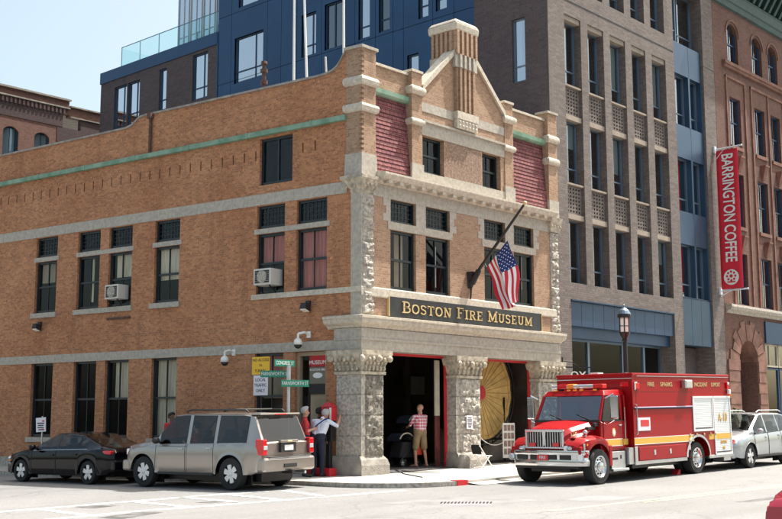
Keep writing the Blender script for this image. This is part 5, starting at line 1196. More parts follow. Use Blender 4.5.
# black sedan in front of it
ps_ = FS(8.0, 3.76, 0)
sed = thing('parked_sedan', 'glossy black saloon parked in the shade at the far left kerb', 'car', at_road(ps_.x, ps_.y), heading(T), scale=1.025)
P = dict(wb=3.04, R=.335, hw=.93, xf=2.34, xr=-2.50, sill=[(-2.5, .42), (-2.2, .27), (2.0, .24), (2.34, .32)],
 top=[(-2.5, .90), (-2.42, 1.02), (-2.0, 1.09), (-1.82, 1.13), (-.95, 1.42), (-.4, 1.47), (.1, 1.45), (1.12, 1.02), (1.3, .985), (2.05, .84), (2.25, .74), (2.34, .62)],
 belt=[(-2.5, .88), (-2.0, 1.0), (-1.2, .98), (1.0, .93), (1.4, .90), (2.1, .77), (2.34, .58)], roofw=[(-2.5, .84), (-1.7, .74), (-.8, .64), (.2, .66), (1.1, .83), (2.34, .8)],
 plan=[(-2.5, .84), (-2.3, .94), (-1.9, 1), (1.6, 1), (2.05, .95), (2.22, .86), (2.34, .70)],
 ws=[1.13, .12], rs=[-.97, -1.80], win=[(-1.42, -1.06), (-1.0, -.16), (-.09, .82)], door=[(-1.12, -.12), (-.10, 1.0)], seats=[.1, -.8], mirror=.80, rim='alloy', spokes=5, rimr=.70, handle='black_car', crown=.06, trim=(-1.45, .95), flare=.012)
C2 = car(sed, P, 'black_car')
for sd in (1, -1):
    o = bx(sed, 'tail_light', 'redlens', (-2.44, -1.98, *sorted((sd*.70, sd*.875)), .84, .95), bevel=.03); bx(sed, 'headlight', 'clearlens', (1.98, 2.24, *sorted((sd*.60, sd*.83)), .66, .75), bevel=.03)
    bx(sed, 'side_marker', 'orange', (2.0, 2.12, *sorted((sd*.86, sd*.9)), .62, .65), bevel=.005)
bx(sed, 'rear_bumper', 'black_car', (-2.56, -2.2, -.82, .82, .36, .70), bevel=.07); bx(sed, 'front_bumper', 'black_car', (2.1, 2.40, -.74, .74, .24, .54), bevel=.07); bx(sed, 'grille', 'chrome', (2.28, 2.40, -.42, .42, .48, .64)); bx(sed, 'number_plate', 'white', (-2.57, -2.5, -.16, .16, .76, .87))

# silver SUV beyond the fire truck, and the red roof of a car passing close to us
hs_ = at_road(11.78, -6.28)
hl = thing('silver_suv', 'silver crossover with clear headlights parked close behind the fire truck', 'car', hs_, heading((-1, 0.0, 0)))
P = dict(wb=2.79, R=.375, hw=.96, xf=2.35, xr=-2.45, sill=[(-2.45, .5), (-2.1, .33), (2.0, .33), (2.35, .4)],
 top=[(-2.45, 1.1), (-2.4, 1.22), (-2.0, 1.62), (-1.4, 1.72), (0, 1.74), (.3, 1.70), (1.2, 1.20), (1.35, 1.16), (2.1, 1.03), (2.28, .94), (2.35, .84)],
 belt=[(-2.45, 1.12), (-1.8, 1.14), (.9, 1.05), (1.3, 1.03), (2.1, .92), (2.35, .8)], roofw=[(-2.45, .86), (-1.9, .72), (.2, .73), (1.2, .87), (2.35, .85)],
 plan=[(-2.45, .88), (-2.2, .97), (1.6, 1), (2.05, .95), (2.25, .86), (2.35, .72)],
 ws=[1.22, .32], rs=[-1.98, -2.39], win=[(-1.85, -.98), (-.93, -.03), (.04, .95)], door=[(-1.0, -.0), (.02, 1.08)], seats=[.15, -.8], mirror=.92, rim='alloy', spokes=5, rimr=.68, trim=(-1.9, 1.0), trimm='plastic')
C3 = car(hl, P, 'silver_car')
for sd in (1, -1):
    bx(hl, 'headlight', 'clearlens', (1.98, 2.28, *sorted((sd*.60, sd*.86)), .78, .93), bevel=.03); b = MB(); b.tube([(-1.7, sd*.64, 1.74), (-1.5, sd*.64, 1.79), (0, sd*.64, 1.80), (.2, sd*.64, 1.74)], .018); b.build('roof_rail', 'steel', hl, world=False)
bx(hl, 'grille', 'plastic', (2.24, 2.40, -.5, .5, .52, .82)); bx(hl, 'front_bumper', 'silver_car', (2.05, 2.40, -.80, .80, .32, .52), bevel=.07); bx(hl, 'wheel_arch_trim', 'plastic', (-.98, .98, .93, .965, .32, .40), (-.98, .98, -.965, -.93, .32, .40)); bx(hl, 'bonnet_scoop', 'plastic', (1.28, 1.34, -.7, .7, 1.17, 1.185))
rc = thing('red_car', 'ruby red car at the lower right corner, only its tail in view', 'car', at_road(-8.475, -18.0), heading((1, 0.0, 0)))
P2 = dict(P); P2.update(wb=2.7, R=.33, hw=.90, xf=2.25, xr=-2.3, sill=[(-2.3, .4), (2.25, .3)], top=[(-2.3, .85), (-2.2, .98), (-1.75, 1.06), (-.9, 1.38), (-.3, 1.43), (.2, 1.40), (1.1, 1.0), (1.3, .96), (2.0, .83), (2.2, .72), (2.25, .6)],
 belt=[(-2.3, .84), (-1.8, .98), (1.0, .92), (1.4, .88), (2.05, .75), (2.25, .56)], ws=[1.12, .22], rs=[-.92, -1.7], win=[(-.98, -.14), (-.07, .82)], door=[(-1.05, -.1), (-.08, 1.0)], trim=(-1.2, .9), mirror=.8)
car(rc, P2, 'red_car')
for sd in (1, -1): bx(rc, 'headlight', 'clearlens', (1.92, 2.2, *sorted((sd*.55, sd*.80)), .64, .75), bevel=.03); bx(rc, 'tail_light', 'redlens', (-2.28, -1.95, *sorted((sd*.62, sd*.84)), .62, .86), bevel=.04)
bx(rc, 'rear_bumper', 'red_car', (-2.36, -2.0, -.78, .78, .34, .62), bevel=.08)

# ------------------------------------------------------------------ fire truck (local: +x to its tail, -y the side towards us)
TM = heading((1, -.015, 0)); ft = at_road(1.83, -5.80)
trk = thing('fire_truck', 'red fire support truck with gold stripe and aluminium shutters parked before the fire doors', 'fire truck', ft, TM)
def tb(name, mt, *boxes, bevel=.012, parent=None): return bx(trk, name, mt, *boxes, bevel=bevel, parent=parent)
tb('chassis', 'black', (-.9, 7.6, -.45, .45, .45, .75), (1.2, 2.0, -1.0, 1.0, .4, .8), (2.3, 4.6, -.9, -.5, .3, .44), (2.6, 3.8, .5, .95, .22, .44), (-.6, .6, -.6, .6, .32, .5), (5.0, 6.3, -.8, .8, .3, .55))
b = MB(); b.cyl((0, -1.0, .46), (0, 1.0, .46), .08); b.cyl((5.0, -1.0, .47), (5.0, 1.0, .47), .1); b.ell((5.0, 0, .47), .25, .2, .22); b.cyl((4.7, -.3, .35), (4.7, -1.0, .33), .06); b.build('axle', 'black', trk, world=False)
# bonnet and wings
hood = MB(); N_ = 26
def hsec(x):
    t = (x+1.08)/1.5; zc = 1.42+.26*t-.05*(1-t)**3; w_ = .56+.30*t
    fz = interp([(-1.12, 1.02), (-.9, 1.10), (-.5, 1.20), (0, 1.24), (.35, 1.20), (.6, 1.05), (.66, .9)], x); fw = interp([(-1.12, .95), (-.8, 1.08), (-.4, 1.15), (.4, 1.16), (.66, 1.10)], x)
    d = abs(x); lo = .82 if d >= .60 else .46+sqrt(.60**2-d*d); lo = max(lo, .80); lo = min(lo, fz-.05)
    fi = min(w_+.10, fw-.06)
    return [(fw-.015, lo), (fw, lo+(fz-lo)*.35), (fw-.02, fz-.05), (fw-.09, fz), (fi, fz+.015+.05*t), (w_+.015, fz+.06+.10*t), (w_, max(zc-.13, fz+.1)), (w_*.86, zc-.035), (w_*.5, zc), (0, zc+.015)]
xs = [-1.08+1.56*k/N_ for k in range(N_+1)]; secs = [[V((x, y, z)) for y, z in hsec(x)] for x in xs]
for A, B in zip(secs, secs[1:]):
    for r in range(9):
        for sd in (1, -1): hood.poly([V((p.x, sd*p.y, p.z)) for p in (A[r], B[r], B[r+1], A[r+1])])
for q in (secs[0], secs[-1]):
    for r in range(9): hood.poly([q[r], q[r+1], V((q[r+1].x, -q[r+1].y, q[r+1].z)), V((q[r].x, -q[r].y, q[r].z))])
ho = hood.build('bonnet', 'truckred', trk, world=False, merge=True, fix=True); smooth_by_angle(ho, 30)
tb('wing_skirt', 'truckred', (.50, .68, -1.14, -.9, .45, 1.0), (.50, .68, .9, 1.14, .45, 1.0), (-1.1, -.62, -1.08, -.86, .80, 1.0), (-1.1, -.62, .86, 1.08, .80, 1.0), bevel=.03)
b = MB()
for y in [-.5+1.0*k/13 for k in range(14)]: b.box(-1.15, -1.10, y-.009, y+.009, .99, 1.38)
for k in range(0): b.hexa([(-1.17, -.04+.0*k, .99), (-1.10, -.04, .99), (-1.10, .04, .99), (-1.17, .04, .99)], [(-1.17, -.04, 1.30), (-1.10, -.04, 1.30), (-1.10, .04, 1.30), (-1.17, .04, 1.30)])
gr_ = b.build('grille', 'chrome', trk, world=False)
b = MB(); b.box(-1.16, -1.06, -.60, .60, 1.38, 1.45); b.box(-1.16, -1.06, -.60, .60, .94, .99); b.box(-1.16, -1.06, -.60, -.53, .99, 1.38); b.box(-1.16, -1.06, .53, .60, .99, 1.38)
b.hexa([(-1.18, -.02, 1.02), (-1.12, -.02, 1.02), (-1.12, .02, 1.02), (-1.18, .02, 1.02)], [(-1.18, -.07, 1.45), (-1.12, -.07, 1.45), (-1.12, .07, 1.45), (-1.18, .07, 1.45)]); b.build('grille_surround', 'chrome', gr_, bevel=.015, world=False)
tb('grille_backing', 'black', (-1.10, -1.085, -.55, .55, .98, 1.39))
tb('grille_warning_light', 'redlens', (-1.20, -1.14, -.46, -.26, 1.0, 1.10)); tb('grille_warning_light', 'redlens', (-1.20, -1.14, .26, .46, 1.0, 1.10))
for sd in (1, -1):
    b = MB(); b.hexa([(-1.16, sd*.60, .86), (-1.14, sd*.62, .86), (-.75, sd*1.12, .88), (-.70, sd*1.0, .88)], [(-1.16, sd*.60, 1.00), (-1.14, sd*.62, 1.02), (-.72, sd*1.115, 1.08), (-.66, sd*1.0, 1.08)]); o = b.build('headlight', 'clearlens', trk, bevel=.015, world=False)
    b = MB(); b.ell((-1.08, sd*.74, .95), .06, .09, .06, 12, 8); b.build('headlight_bulb', 'chrome', o, smooth=True, world=False); tb('turn_signal', 'orange', (-.66, -.56, *sorted((sd*1.13, sd*1.155)), 1.02, 1.07), bevel=.005)
b = MB(); pp = [(-.62, -1.17), (-.95, -1.10), (-1.22, -.85), (-1.30, 0), (-1.22, .85), (-.95, 1.10), (-.62, 1.17)]
prof = [(.0, .50), (.03, .50), (.045, .60), (.03, .66), (.0, .665), (.0, .78), (.03, .785), (.045, .84), (.03, .90), (-.02, .90)]
def bp_(k, d, z):
    x, y = pp[k]; n = V((x, y*.9, 0)); n = V((-1, 0, 0)) if k in (2, 3, 4) else V((-.6, 1 if y > 0 else -1, 0)).normalized(); return V((x, y, z))+n*d
for k in range(6):
    for (d, z), (D, Z) in zip(prof, prof[1:]): b.poly([bp_(k, d, z), bp_(k+1, d, z), bp_(k+1, D, Z), bp_(k, D, Z)])
bo = b.build('front_bumper', 'chrome', trk, world=False, merge=True); sm_ = bo.modifiers.new('plate', 'SOLIDIFY'); sm_.thickness = .02; smooth_by_angle(bo, 40)
tb('bumper_opening', 'black', (-1.30, -1.25, -.82, -.50, .66, .79), (-1.335, -1.28, -.40, .40, .66, .79), (-1.30, -1.25, .50, .82, .66, .79), bevel=.02, parent=bo)
pl_ = tb('front_plate', 'redlens', (-1.37, -1.335, -.17, .17, .64, .79), parent=None); text('lettering', 'FIRE', .11, 'white', pl_, ft+TM@V((-1.375, 0, .715)), TM@V((0, -1, 0)), TM@V((0, 0, 1)), extrude=.002)
b = MB(); b.cyl((-1.08, -1.04, .72), (-1.16, -1.08, .72), .085, n=16); b.cyl((-1.08, 1.04, .72), (-1.16, 1.08, .72), .085, n=16); b.build('fog_lamp', 'clearlens', trk, world=False)
for k in range(2):
    b = MB(); x0 = -.90+.12*k; nrm = V((-.2, -1, 0)).normalized()*.05
    q = [(x0, -1.125-.02*(x0+.9), .72), (x0+.05, -1.135, .72), (x0+.10, -1.145, .80), (x0+.05, -1.135, .80)]; b.hexa([V(p) for p in q], [V(p)+nrm for p in q]); q = [(x0, -1.125, .88), (x0+.05, -1.135, .88), (x0+.10, -1.145, .80), (x0+.05, -1.135, .80)]; b.hexa([V(p) for p in q], [V(p)+nrm for p in q]); b.build('bumper_chevron', 'redlens', trk, world=False)
tb('bumper_underside', 'black', (-1.1, -.5, -.95, .95, .42, .56))
# cab
CW_ = 1.04
cab = MB()
cab.box(.28, 1.96, -CW_, CW_, .84, 1.64); cab.hexa([(.62, -CW_+.07, 2.32), (1.96, -CW_+.05, 2.32), (1.96, CW_-.05, 2.32), (.62, CW_-.07, 2.32)], [(.78, -CW_+.16, 2.47), (1.96, -CW_+.12, 2.49), (1.96, CW_-.12, 2.49), (.78, CW_-.16, 2.47)])
for sd in (1, -1):
    cab.bar((.30, sd*(CW_-.05), 1.64), (.66, sd*(CW_-.11), 2.34), .075); cab.bar((1.62, sd*(CW_-.04), 1.64), (1.62, sd*(CW_-.08), 2.34), .12, .06); cab.bar((1.90, sd*(CW_-.04), 1.64), (1.90, sd*(CW_-.07), 2.34), .12, .06)
cab.box(1.70, 1.96, -CW_+.09, CW_-.09, 1.64, 2.32)
cab.build('cab', 'truckred', trk, bevel=.025, world=False)
b = MB(); b.poly([(.30, -CW_+.08, 1.65), (.30, CW_-.08, 1.65), (.66, CW_-.14, 2.32), (.66, -CW_+.14, 2.32)]); b.build('windscreen', 'pane_blue', trk, world=False)
b = MB(); b.box(.265, .31, -CW_+.02, CW_-.02, 1.62, 1.68); [b.bar((.27, y, 1.67), (.38, y+.5, 1.83), .018) for y in (-.75, .1)]; b.build('wiper', 'black', trk, world=False)
for sd in (1, -1):
    dr = tb('door', 'truckred', (.40, 1.56, *sorted((sd*CW_, sd*(CW_+.018))), .90, 1.63), bevel=.015)
    b = MB(); b.poly([(.36, sd*(CW_-.06), 1.66), (1.56, sd*(CW_-.04), 1.66), (1.56, sd*(CW_-.09), 2.31), (.70, sd*(CW_-.11), 2.31)]); b.build('side_window', 'pane_tint', dr, world=False)
    tb('handle', 'chrome', (1.30, 1.48, *sorted((sd*(CW_+.02), sd*(CW_+.05))), 1.50, 1.54), parent=dr); 
    b = MB(); b.bar((.36, sd*(CW_-.01), 1.64), (.68, sd*(CW_-.08), 2.31), .03); b.box(.36, 1.58, *sorted((sd*(CW_-.02), sd*(CW_+.025))), 1.635, 1.66); b.build('window_frame', 'black', dr, world=False)
    mr = tb('mirror', 'chrome', (.50, .56, *sorted((sd*1.20, sd*1.44)), 1.70, 2.32), bevel=.03); tb('mirror_glass', 'clearlens', (.56, .575, *sorted((sd*1.22, sd*1.42)), 1.94, 2.28), (.56, .575, *sorted((sd*1.22, sd*1.42)), 1.73, 1.90), parent=mr)
    b = MB(); b.tube([(.52, sd*1.05, 2.25), (.52, sd*1.3, 2.36), (.52, sd*1.3, 1.66), (.52, sd*1.05, 1.55)], .018); b.build('mirror_arm', 'chrome', mr, world=False)
    b = MB(); b.tube([(1.68, sd*(CW_+.05), 1.1), (1.68, sd*(CW_+.05), 2.0)], .015); b.build('grab_rail', 'chrome', trk, world=False)
    tb('step', 'steel', (.68, 1.60, *sorted((sd*.72, sd*1.10)), .34, .82), (.62, 1.66, *sorted((sd*.95, sd*1.18)), .30, .37), bevel=.015); tb('step_tread', 'plastic', (.72, 1.1, *sorted((sd*1.1, sd*1.105)), .60, .66), (1.25, 1.33, *sorted((sd*1.1, sd*1.108)), .62, .72))
b = MB(); b.lathe((.98, -CW_-.018, 1.33), (0, -1, 0), [(.115, 0), (.115, .006), (.0, .008)], 24); sl0 = b.build('door_seal', 'gold', trk, world=False); b = MB(); b.lathe((.98, -CW_-.024, 1.33), (0, -1, 0), [(.07, 0), (.07, .006), (0, .007)], 20); b.build('seal_centre', 'white', sl0, world=False)
tb('cab_seats', 'black', (1.05, 1.55, -.8, -.25, .9, 1.55), (1.05, 1.55, .25, .8, .9, 1.55), (1.45, 1.62, -.8, -.25, 1.5, 2.15), (1.45, 1.62, .25, .8, 1.5, 2.15), (.32, .6, -.95, .95, 1.3, 1.66)); b = MB(); b.lathe((.78, -.5, 1.66), (-.5, 0, .85), [(.22, 0), (.24, .01), (.24, .03), (.22, .04)], 20); b.build('steering_wheel', 'black', trk, world=False)
lb = tb('light_bar', 'clearlens', (.86, 1.16, -.80, .80, 2.53, 2.64), bevel=.03); tb('light_bar_lens', 'redlens', (.855, 1.165, -.82, -.52, 2.525, 2.645), (.855, 1.165, .30, .62, 2.525, 2.645), bevel=.02, parent=lb); tb('light_bar_beacon', 'orange', (.85, 1.17, .08, .30, 2.52, 2.66), bevel=.03, parent=lb); tb('light_bar_foot', 'black', (.92, 1.1, -.6, -.5, 2.45, 2.53), (.92, 1.1, .5, .6, 2.45, 2.53), parent=lb)
for y in (-.62, -.2, 0, .2, .62): tb('marker_lamp', 'orange', (.74, .84, y-.05, y+.05, 2.455, 2.50), bevel=.012)
tb('air_intake', 'plastic', (.1, .3, -.98, -.9, 1.5, 1.6)); b = MB(); b.ell((-.30, -.93, 1.36), .07, .07, .07, 10, 8); b.cyl((-.25, -.93, 1.15), (-.29, -.93, 1.34), .02); b.build('wing_mirror', 'chrome', trk, smooth=True, world=False); tb('bonnet_vent', 'plastic', (-.15, .22, -.93, -.83, 1.42, 1.50), (-.75, -.35, -.80, -.62, 1.215, 1.22), bevel=.01)
text('bonnet_lettering', 'A-10', .17, 'gold', trk, ft+TM@V((-.55, -.722, 1.30)), TM@V((1, -.20, .10)), TM@V((0, .25, 1)), extrude=.004)
# body
Bx0, Bx1, By = 2.02, 7.70, 1.2; bod = MB(); FTk = Fr((0, 0, 0), (1, 0, 0), (0, -1, 0))
for sd in (1, -1):
    fr = Fr((0, -sd*By, 0), (1, 0, 0), (0, -sd, 0)); wall(bod, fr, Bx0, Bx1, .50, 2.88, [(4.36, 5.68, .50, 1.10, .55)], rev=.55)
    n = 14; cxx = 5.02; pts = [(cxx-.66*cos(pi*k/n), .52+.56*sin(pi*k/n)) for k in range(n+1)]
    for (u, z), (U, Z) in zip(pts, pts[1:]): bod.poly([fr(u, -.001, z), fr(U, -.001, Z), fr(U, -.001, 1.10), fr(u, -.001, 1.10)])
for x in (Bx0, Bx1): bod.poly([(x, -By, .50), (x, By, .50), (x, By, 2.88), (x, -By, 2.88)])
bod.poly([(Bx0, -By, 2.88), (Bx1, -By, 2.88), (Bx1, By, 2.88), (Bx0, By, 2.88)]); bod.poly([(Bx0, -By, .5), (4.36, -By, .5), (4.36, By, .5), (Bx0, By, .5)]); bod.poly([(5.68, -By, .5), (Bx1, -By, .5), (Bx1, By, .5), (5.68, By, .5)])
bod.build('body', 'truckred', trk, world=False, fix=True)
b = MB(); b.box(4.36, 5.68, -.66, .66, .5, 1.1); b.build('wheel_housing', 'black', trk, world=False)
for sd in (-1, 1):
    b = MB(); n = 18
    for k in range(n):
        q = lambda t, R: (5.02-R*cos(t), .52+R*.86*sin(t)); t0, t1 = pi*k/n, pi*(k+1)/n; p = [q(t0, .66), q(t1, .66), q(t1, .74), q(t0, .74)]
        b.hexa([(u, sd*By, z) for u, z in p], [(u, sd*(By+.035), z) for u, z in p])
    b.build('wheel_arch_ring', 'chrome', trk, world=False)
tb('roof_rail', 'truckred', (Bx0-.02, Bx1+.02, -By-.02, -By+.08, 2.86, 2.94), (Bx0-.02, Bx1+.02, By-.08, By+.02, 2.86, 2.94), (Bx0-.02, Bx0+.08, -By+.08, By-.08, 2.86, 2.94), bevel=.02); tb('drip_rail', 'steel', (Bx0-.035, Bx0-.021, -By, By, 2.78, 2.805), (2.2, 7.6, -By-.03, -By-.021, 2.845, 2.858))
tb('body_skirt', 'steel', (Bx0, 4.34, -By-.012, -By+.05, .42, .515), (5.70, Bx1, -By-.012, -By+.05, .42, .515), (2.02, 2.14, -By-.012, -By, .516, .92), (1.68, 2.02, -By+.02, -.6, .45, .90)); tb('rear_step', 'steel', (Bx1, Bx1+.30, -By+.05, By-.05, .46, .54), (7.1, 7.7, -1.15, -.8, .3, .44))
tb('compartment_door', 'truckred', (2.18, 4.28, -By-.022, -By, .53, .90), bevel=.012)
for x in (2.85, 3.55): b = MB(); b.box(x-.04, x+.04, -By-.03, -By-.02, .66, .80); b.cyl((x, -By-.04, .71), (x, -By-.02, .71), .03); b.build('latch', 'chrome', trk, world=False)
for x0, x1, z0, z1, tail in ((4.86, 6.10, 1.30, 2.22, 0), (6.28, 7.62, .56, 2.22, 1)):
    fr_ = MB(); fr_.box(x0-.06, x1+.06, -By-.03, -By, z1, z1+.06); fr_.box(x0-.06, x0, -By-.025, -By, z0, z1); fr_.box(x1, x1+.06, -By-.025, -By, z0, z1); fr_.box(x0-.06, x1+.06, -By-.03, -By, z0-.06, z0); fo = fr_.build('shutter_frame', 'white', trk, world=False)
    b = MB(); n = int((z1-z0)/.052)
    for k in range(n): z = z0+(z1-z0)*k/n; Z = z0+(z1-z0)*(k+1)/n; b.hexa([(x0, -By-.012, z), (x1, -By-.012, z), (x1, -By-.002, z), (x0, -By-.002, z)], [(x0, -By-.004, Z-.004), (x1, -By-.004, Z-.004), (x1, -By-.001, Z-.004), (x0, -By-.001, Z-.004)])
    so2 = b.build('roller_shutter', 'roller', trk, world=False); tb('shutter_bar', 'plastic', (x0+.05, x1-.05, -By-.035, -By-.012, z0+.02, z0+.05), parent=so2)
    if tail:
        tw = lambda x, z: ft+TM@V((x, -By-.016, z)); text('number', 'A-10', .40, 'goldstripe', so2, tw(6.97, 1.62), TM@V((1, 0, 0)), TM@V((0, 0, 1)), extrude=.004); text('small_lettering', 'BOSTON', .13, 'goldstripe', so2, tw(6.97, .88), TM@V((1, 0, 0)), TM@V((0, 0, 1)), extrude=.004); text('small_lettering', 'FIRE', .12, 'goldstripe', so2, tw(6.97, .70), TM@V((1, 0, 0)), TM@V((0, 0, 1)), extrude=.004)
st = tb('gold_stripe', 'goldstripe', (.42, 1.54, -CW_-.022, -CW_-.018, .98, 1.14), (1.62, 1.95, -CW_-.006, -CW_, .98, 1.14), (Bx0, 4.80, -By-.005, -By, .98, 1.14), (5.74, 6.21, -By-.005, -By, .98, 1.14), (6.29, 7.61, -By-.017, -By-.013, .98, 1.14), bevel=0); tb('stripe_edge', 'white', (.42, 1.54, -CW_-.023, -CW_-.018, 1.141, 1.158), (.42, 1.54, -CW_-.023, -CW_-.018, .962, .979), (Bx0, 4.80, -By-.006, -By, 1.141, 1.158), (Bx0, 4.80, -By-.006, -By, .962, .979), bevel=0, parent=st)
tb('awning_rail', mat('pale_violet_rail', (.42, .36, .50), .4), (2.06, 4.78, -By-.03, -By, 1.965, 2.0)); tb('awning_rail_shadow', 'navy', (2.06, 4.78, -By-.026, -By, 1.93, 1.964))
for x in (4.55, 4.95, 5.4, 5.85, 6.25): b = MB(); b.ell((x, -By-.02, 1.14), .03, .03, .05, 8, 6); b.build('tie_ring', 'gold', trk, world=False)
tbw = lambda x, z, d=.006: ft+TM@V((x, -By-d, z))
for wd, xc, wx in (('FIRE', 2.82, .98), ('SPARKS', 3.52, .98), ('INCIDENT', 5.38, 1.1), ('SUPPORT', 6.52, 1.1)): text('body_lettering', wd, .17, 'gold', trk, tbw(xc, 2.62), TM@V((1, 0, 0)), TM@V((0, 0, 1)), extrude=.003, sx=wx)
sl1 = tb('scene_light', 'steel', (4.22, 4.62, -By-.14, -By, 2.52, 2.76), bevel=.02); tb('scene_light_lens', 'clearlens', (4.26, 4.58, -By-.15, -By-.135, 2.55, 2.73), parent=sl1)
tb('corner_light', 'redlens', (2.12, 2.30, -By-.03, -By, 2.50, 2.66)); tb('corner_light_frame', 'white', (2.10, 2.13, -By-.035, -By, 2.47, 2.69), (2.13, 2.2, -By-.035, -By, 2.66, 2.69)); tb('corner_light', 'redlens', (7.42, 7.62, -By-.05, -By, 2.50, 2.70)); tb('camera_housing', 'white', (7.44, 7.54, -By-.08, -By, 2.62, 2.70), (7.46, 7.60, -By-.10, -By-.02, 2.34, 2.48), bevel=.02); tb('side_beacon', 'orange', (7.70, 7.84, -By-.05, -By+.1, 2.22, 2.36), bevel=.03)
tb('panel_seam', 'black', (2.155, 2.161, -By-.003, -By, .93, 2.84), (4.765, 4.771, -By-.003, -By, 1.16, 2.84), (7.66, 7.666, -By-.003, -By, .53, 2.84), (2.02, 4.36, -By-.003, -By, .922, .928), (2.165, 4.76, -By-.003, -By, 2.42, 2.425), bevel=0); b = MB(); b.tube([(2.09, -By, 1.25), (2.09, -By-.07, 1.27), (2.09, -By-.07, 2.05), (2.09, -By, 2.07)], .016); b.build('grab_rail', 'chrome', trk, world=False)
pk = tb('notice_plate', 'paper', (2.15, 2.72, -By-.012, -By, 1.34, 1.70), bevel=.004); tb('notice_picture', 'redlens', (2.30, 2.66, -By-.016, -By-.012, 1.46, 1.64), parent=pk, bevel=0)
tb('tail_lamp', 'redlens', (7.70, 7.76, -By+.05, -By+.25, .6, .85)); tb('front_body_light', 'redlens', (1.985, 2.02, -1.1, -.85, 2.56, 2.70), (1.985, 2.02, .85, 1.1, 2.56, 2.70)); tb('roof_vent', 'white', (2.6, 2.85, .3, .55, 2.88, 3.0)); tb('fuel_cap', 'chrome', (4.42, 4.56, -By-.02, -By, .72, .86), bevel=.03)
for x, R in ((0, .46), (5.02, .47)):
    for sd in (-1, 1): wheel(trk, (x, sd*1.17, R), sd, R, .28, 'chrome', 10, .62)
    if x: [wheel(trk, (x, sd*.85, R), sd, R, .26, 'steel', 10, .62) for sd in (-1, 1)]
ck = ft+TM@V((4.45, -.85, 0)); b = MB(); b.hexa([ck+V((0, -.1, 0)), ck+V((.22, -.1, 0)), ck+V((.22, .1, 0)), ck+V((0, .1, 0))], [ck+V((.14, -.1, .15)), ck+V((.22, -.1, .15)), ck+V((.22, .1, .15)), ck+V((.14, .1, .15))]); tag(b.build('wheel_chock', 'redpaint'), 'small red wedge on the road in front of the truck rear wheels', 'wheel chock')

def squeeze(x):                                                    # short nose, long rear: as this truck is built
    tab = [(-1.4, -.92), (-.5, -.5), (.6, .6), (2.02, 1.68), (4.36, 4.58), (5.68, 5.90), (7.7, 7.40), (8.2, 7.62)]
    if x < tab[0][0]: return x-tab[0][0]+tab[0][1]
    return interp(tab, x) if x < 8.2 else x-.58
def descend(o):
    for c in o.children: yield c; yield from descend(c)
for o in descend(trk):
    cen = None
    for v in o.data.vertices: v.co.x = squeeze(v.co.x); v.co.y *= 1.04
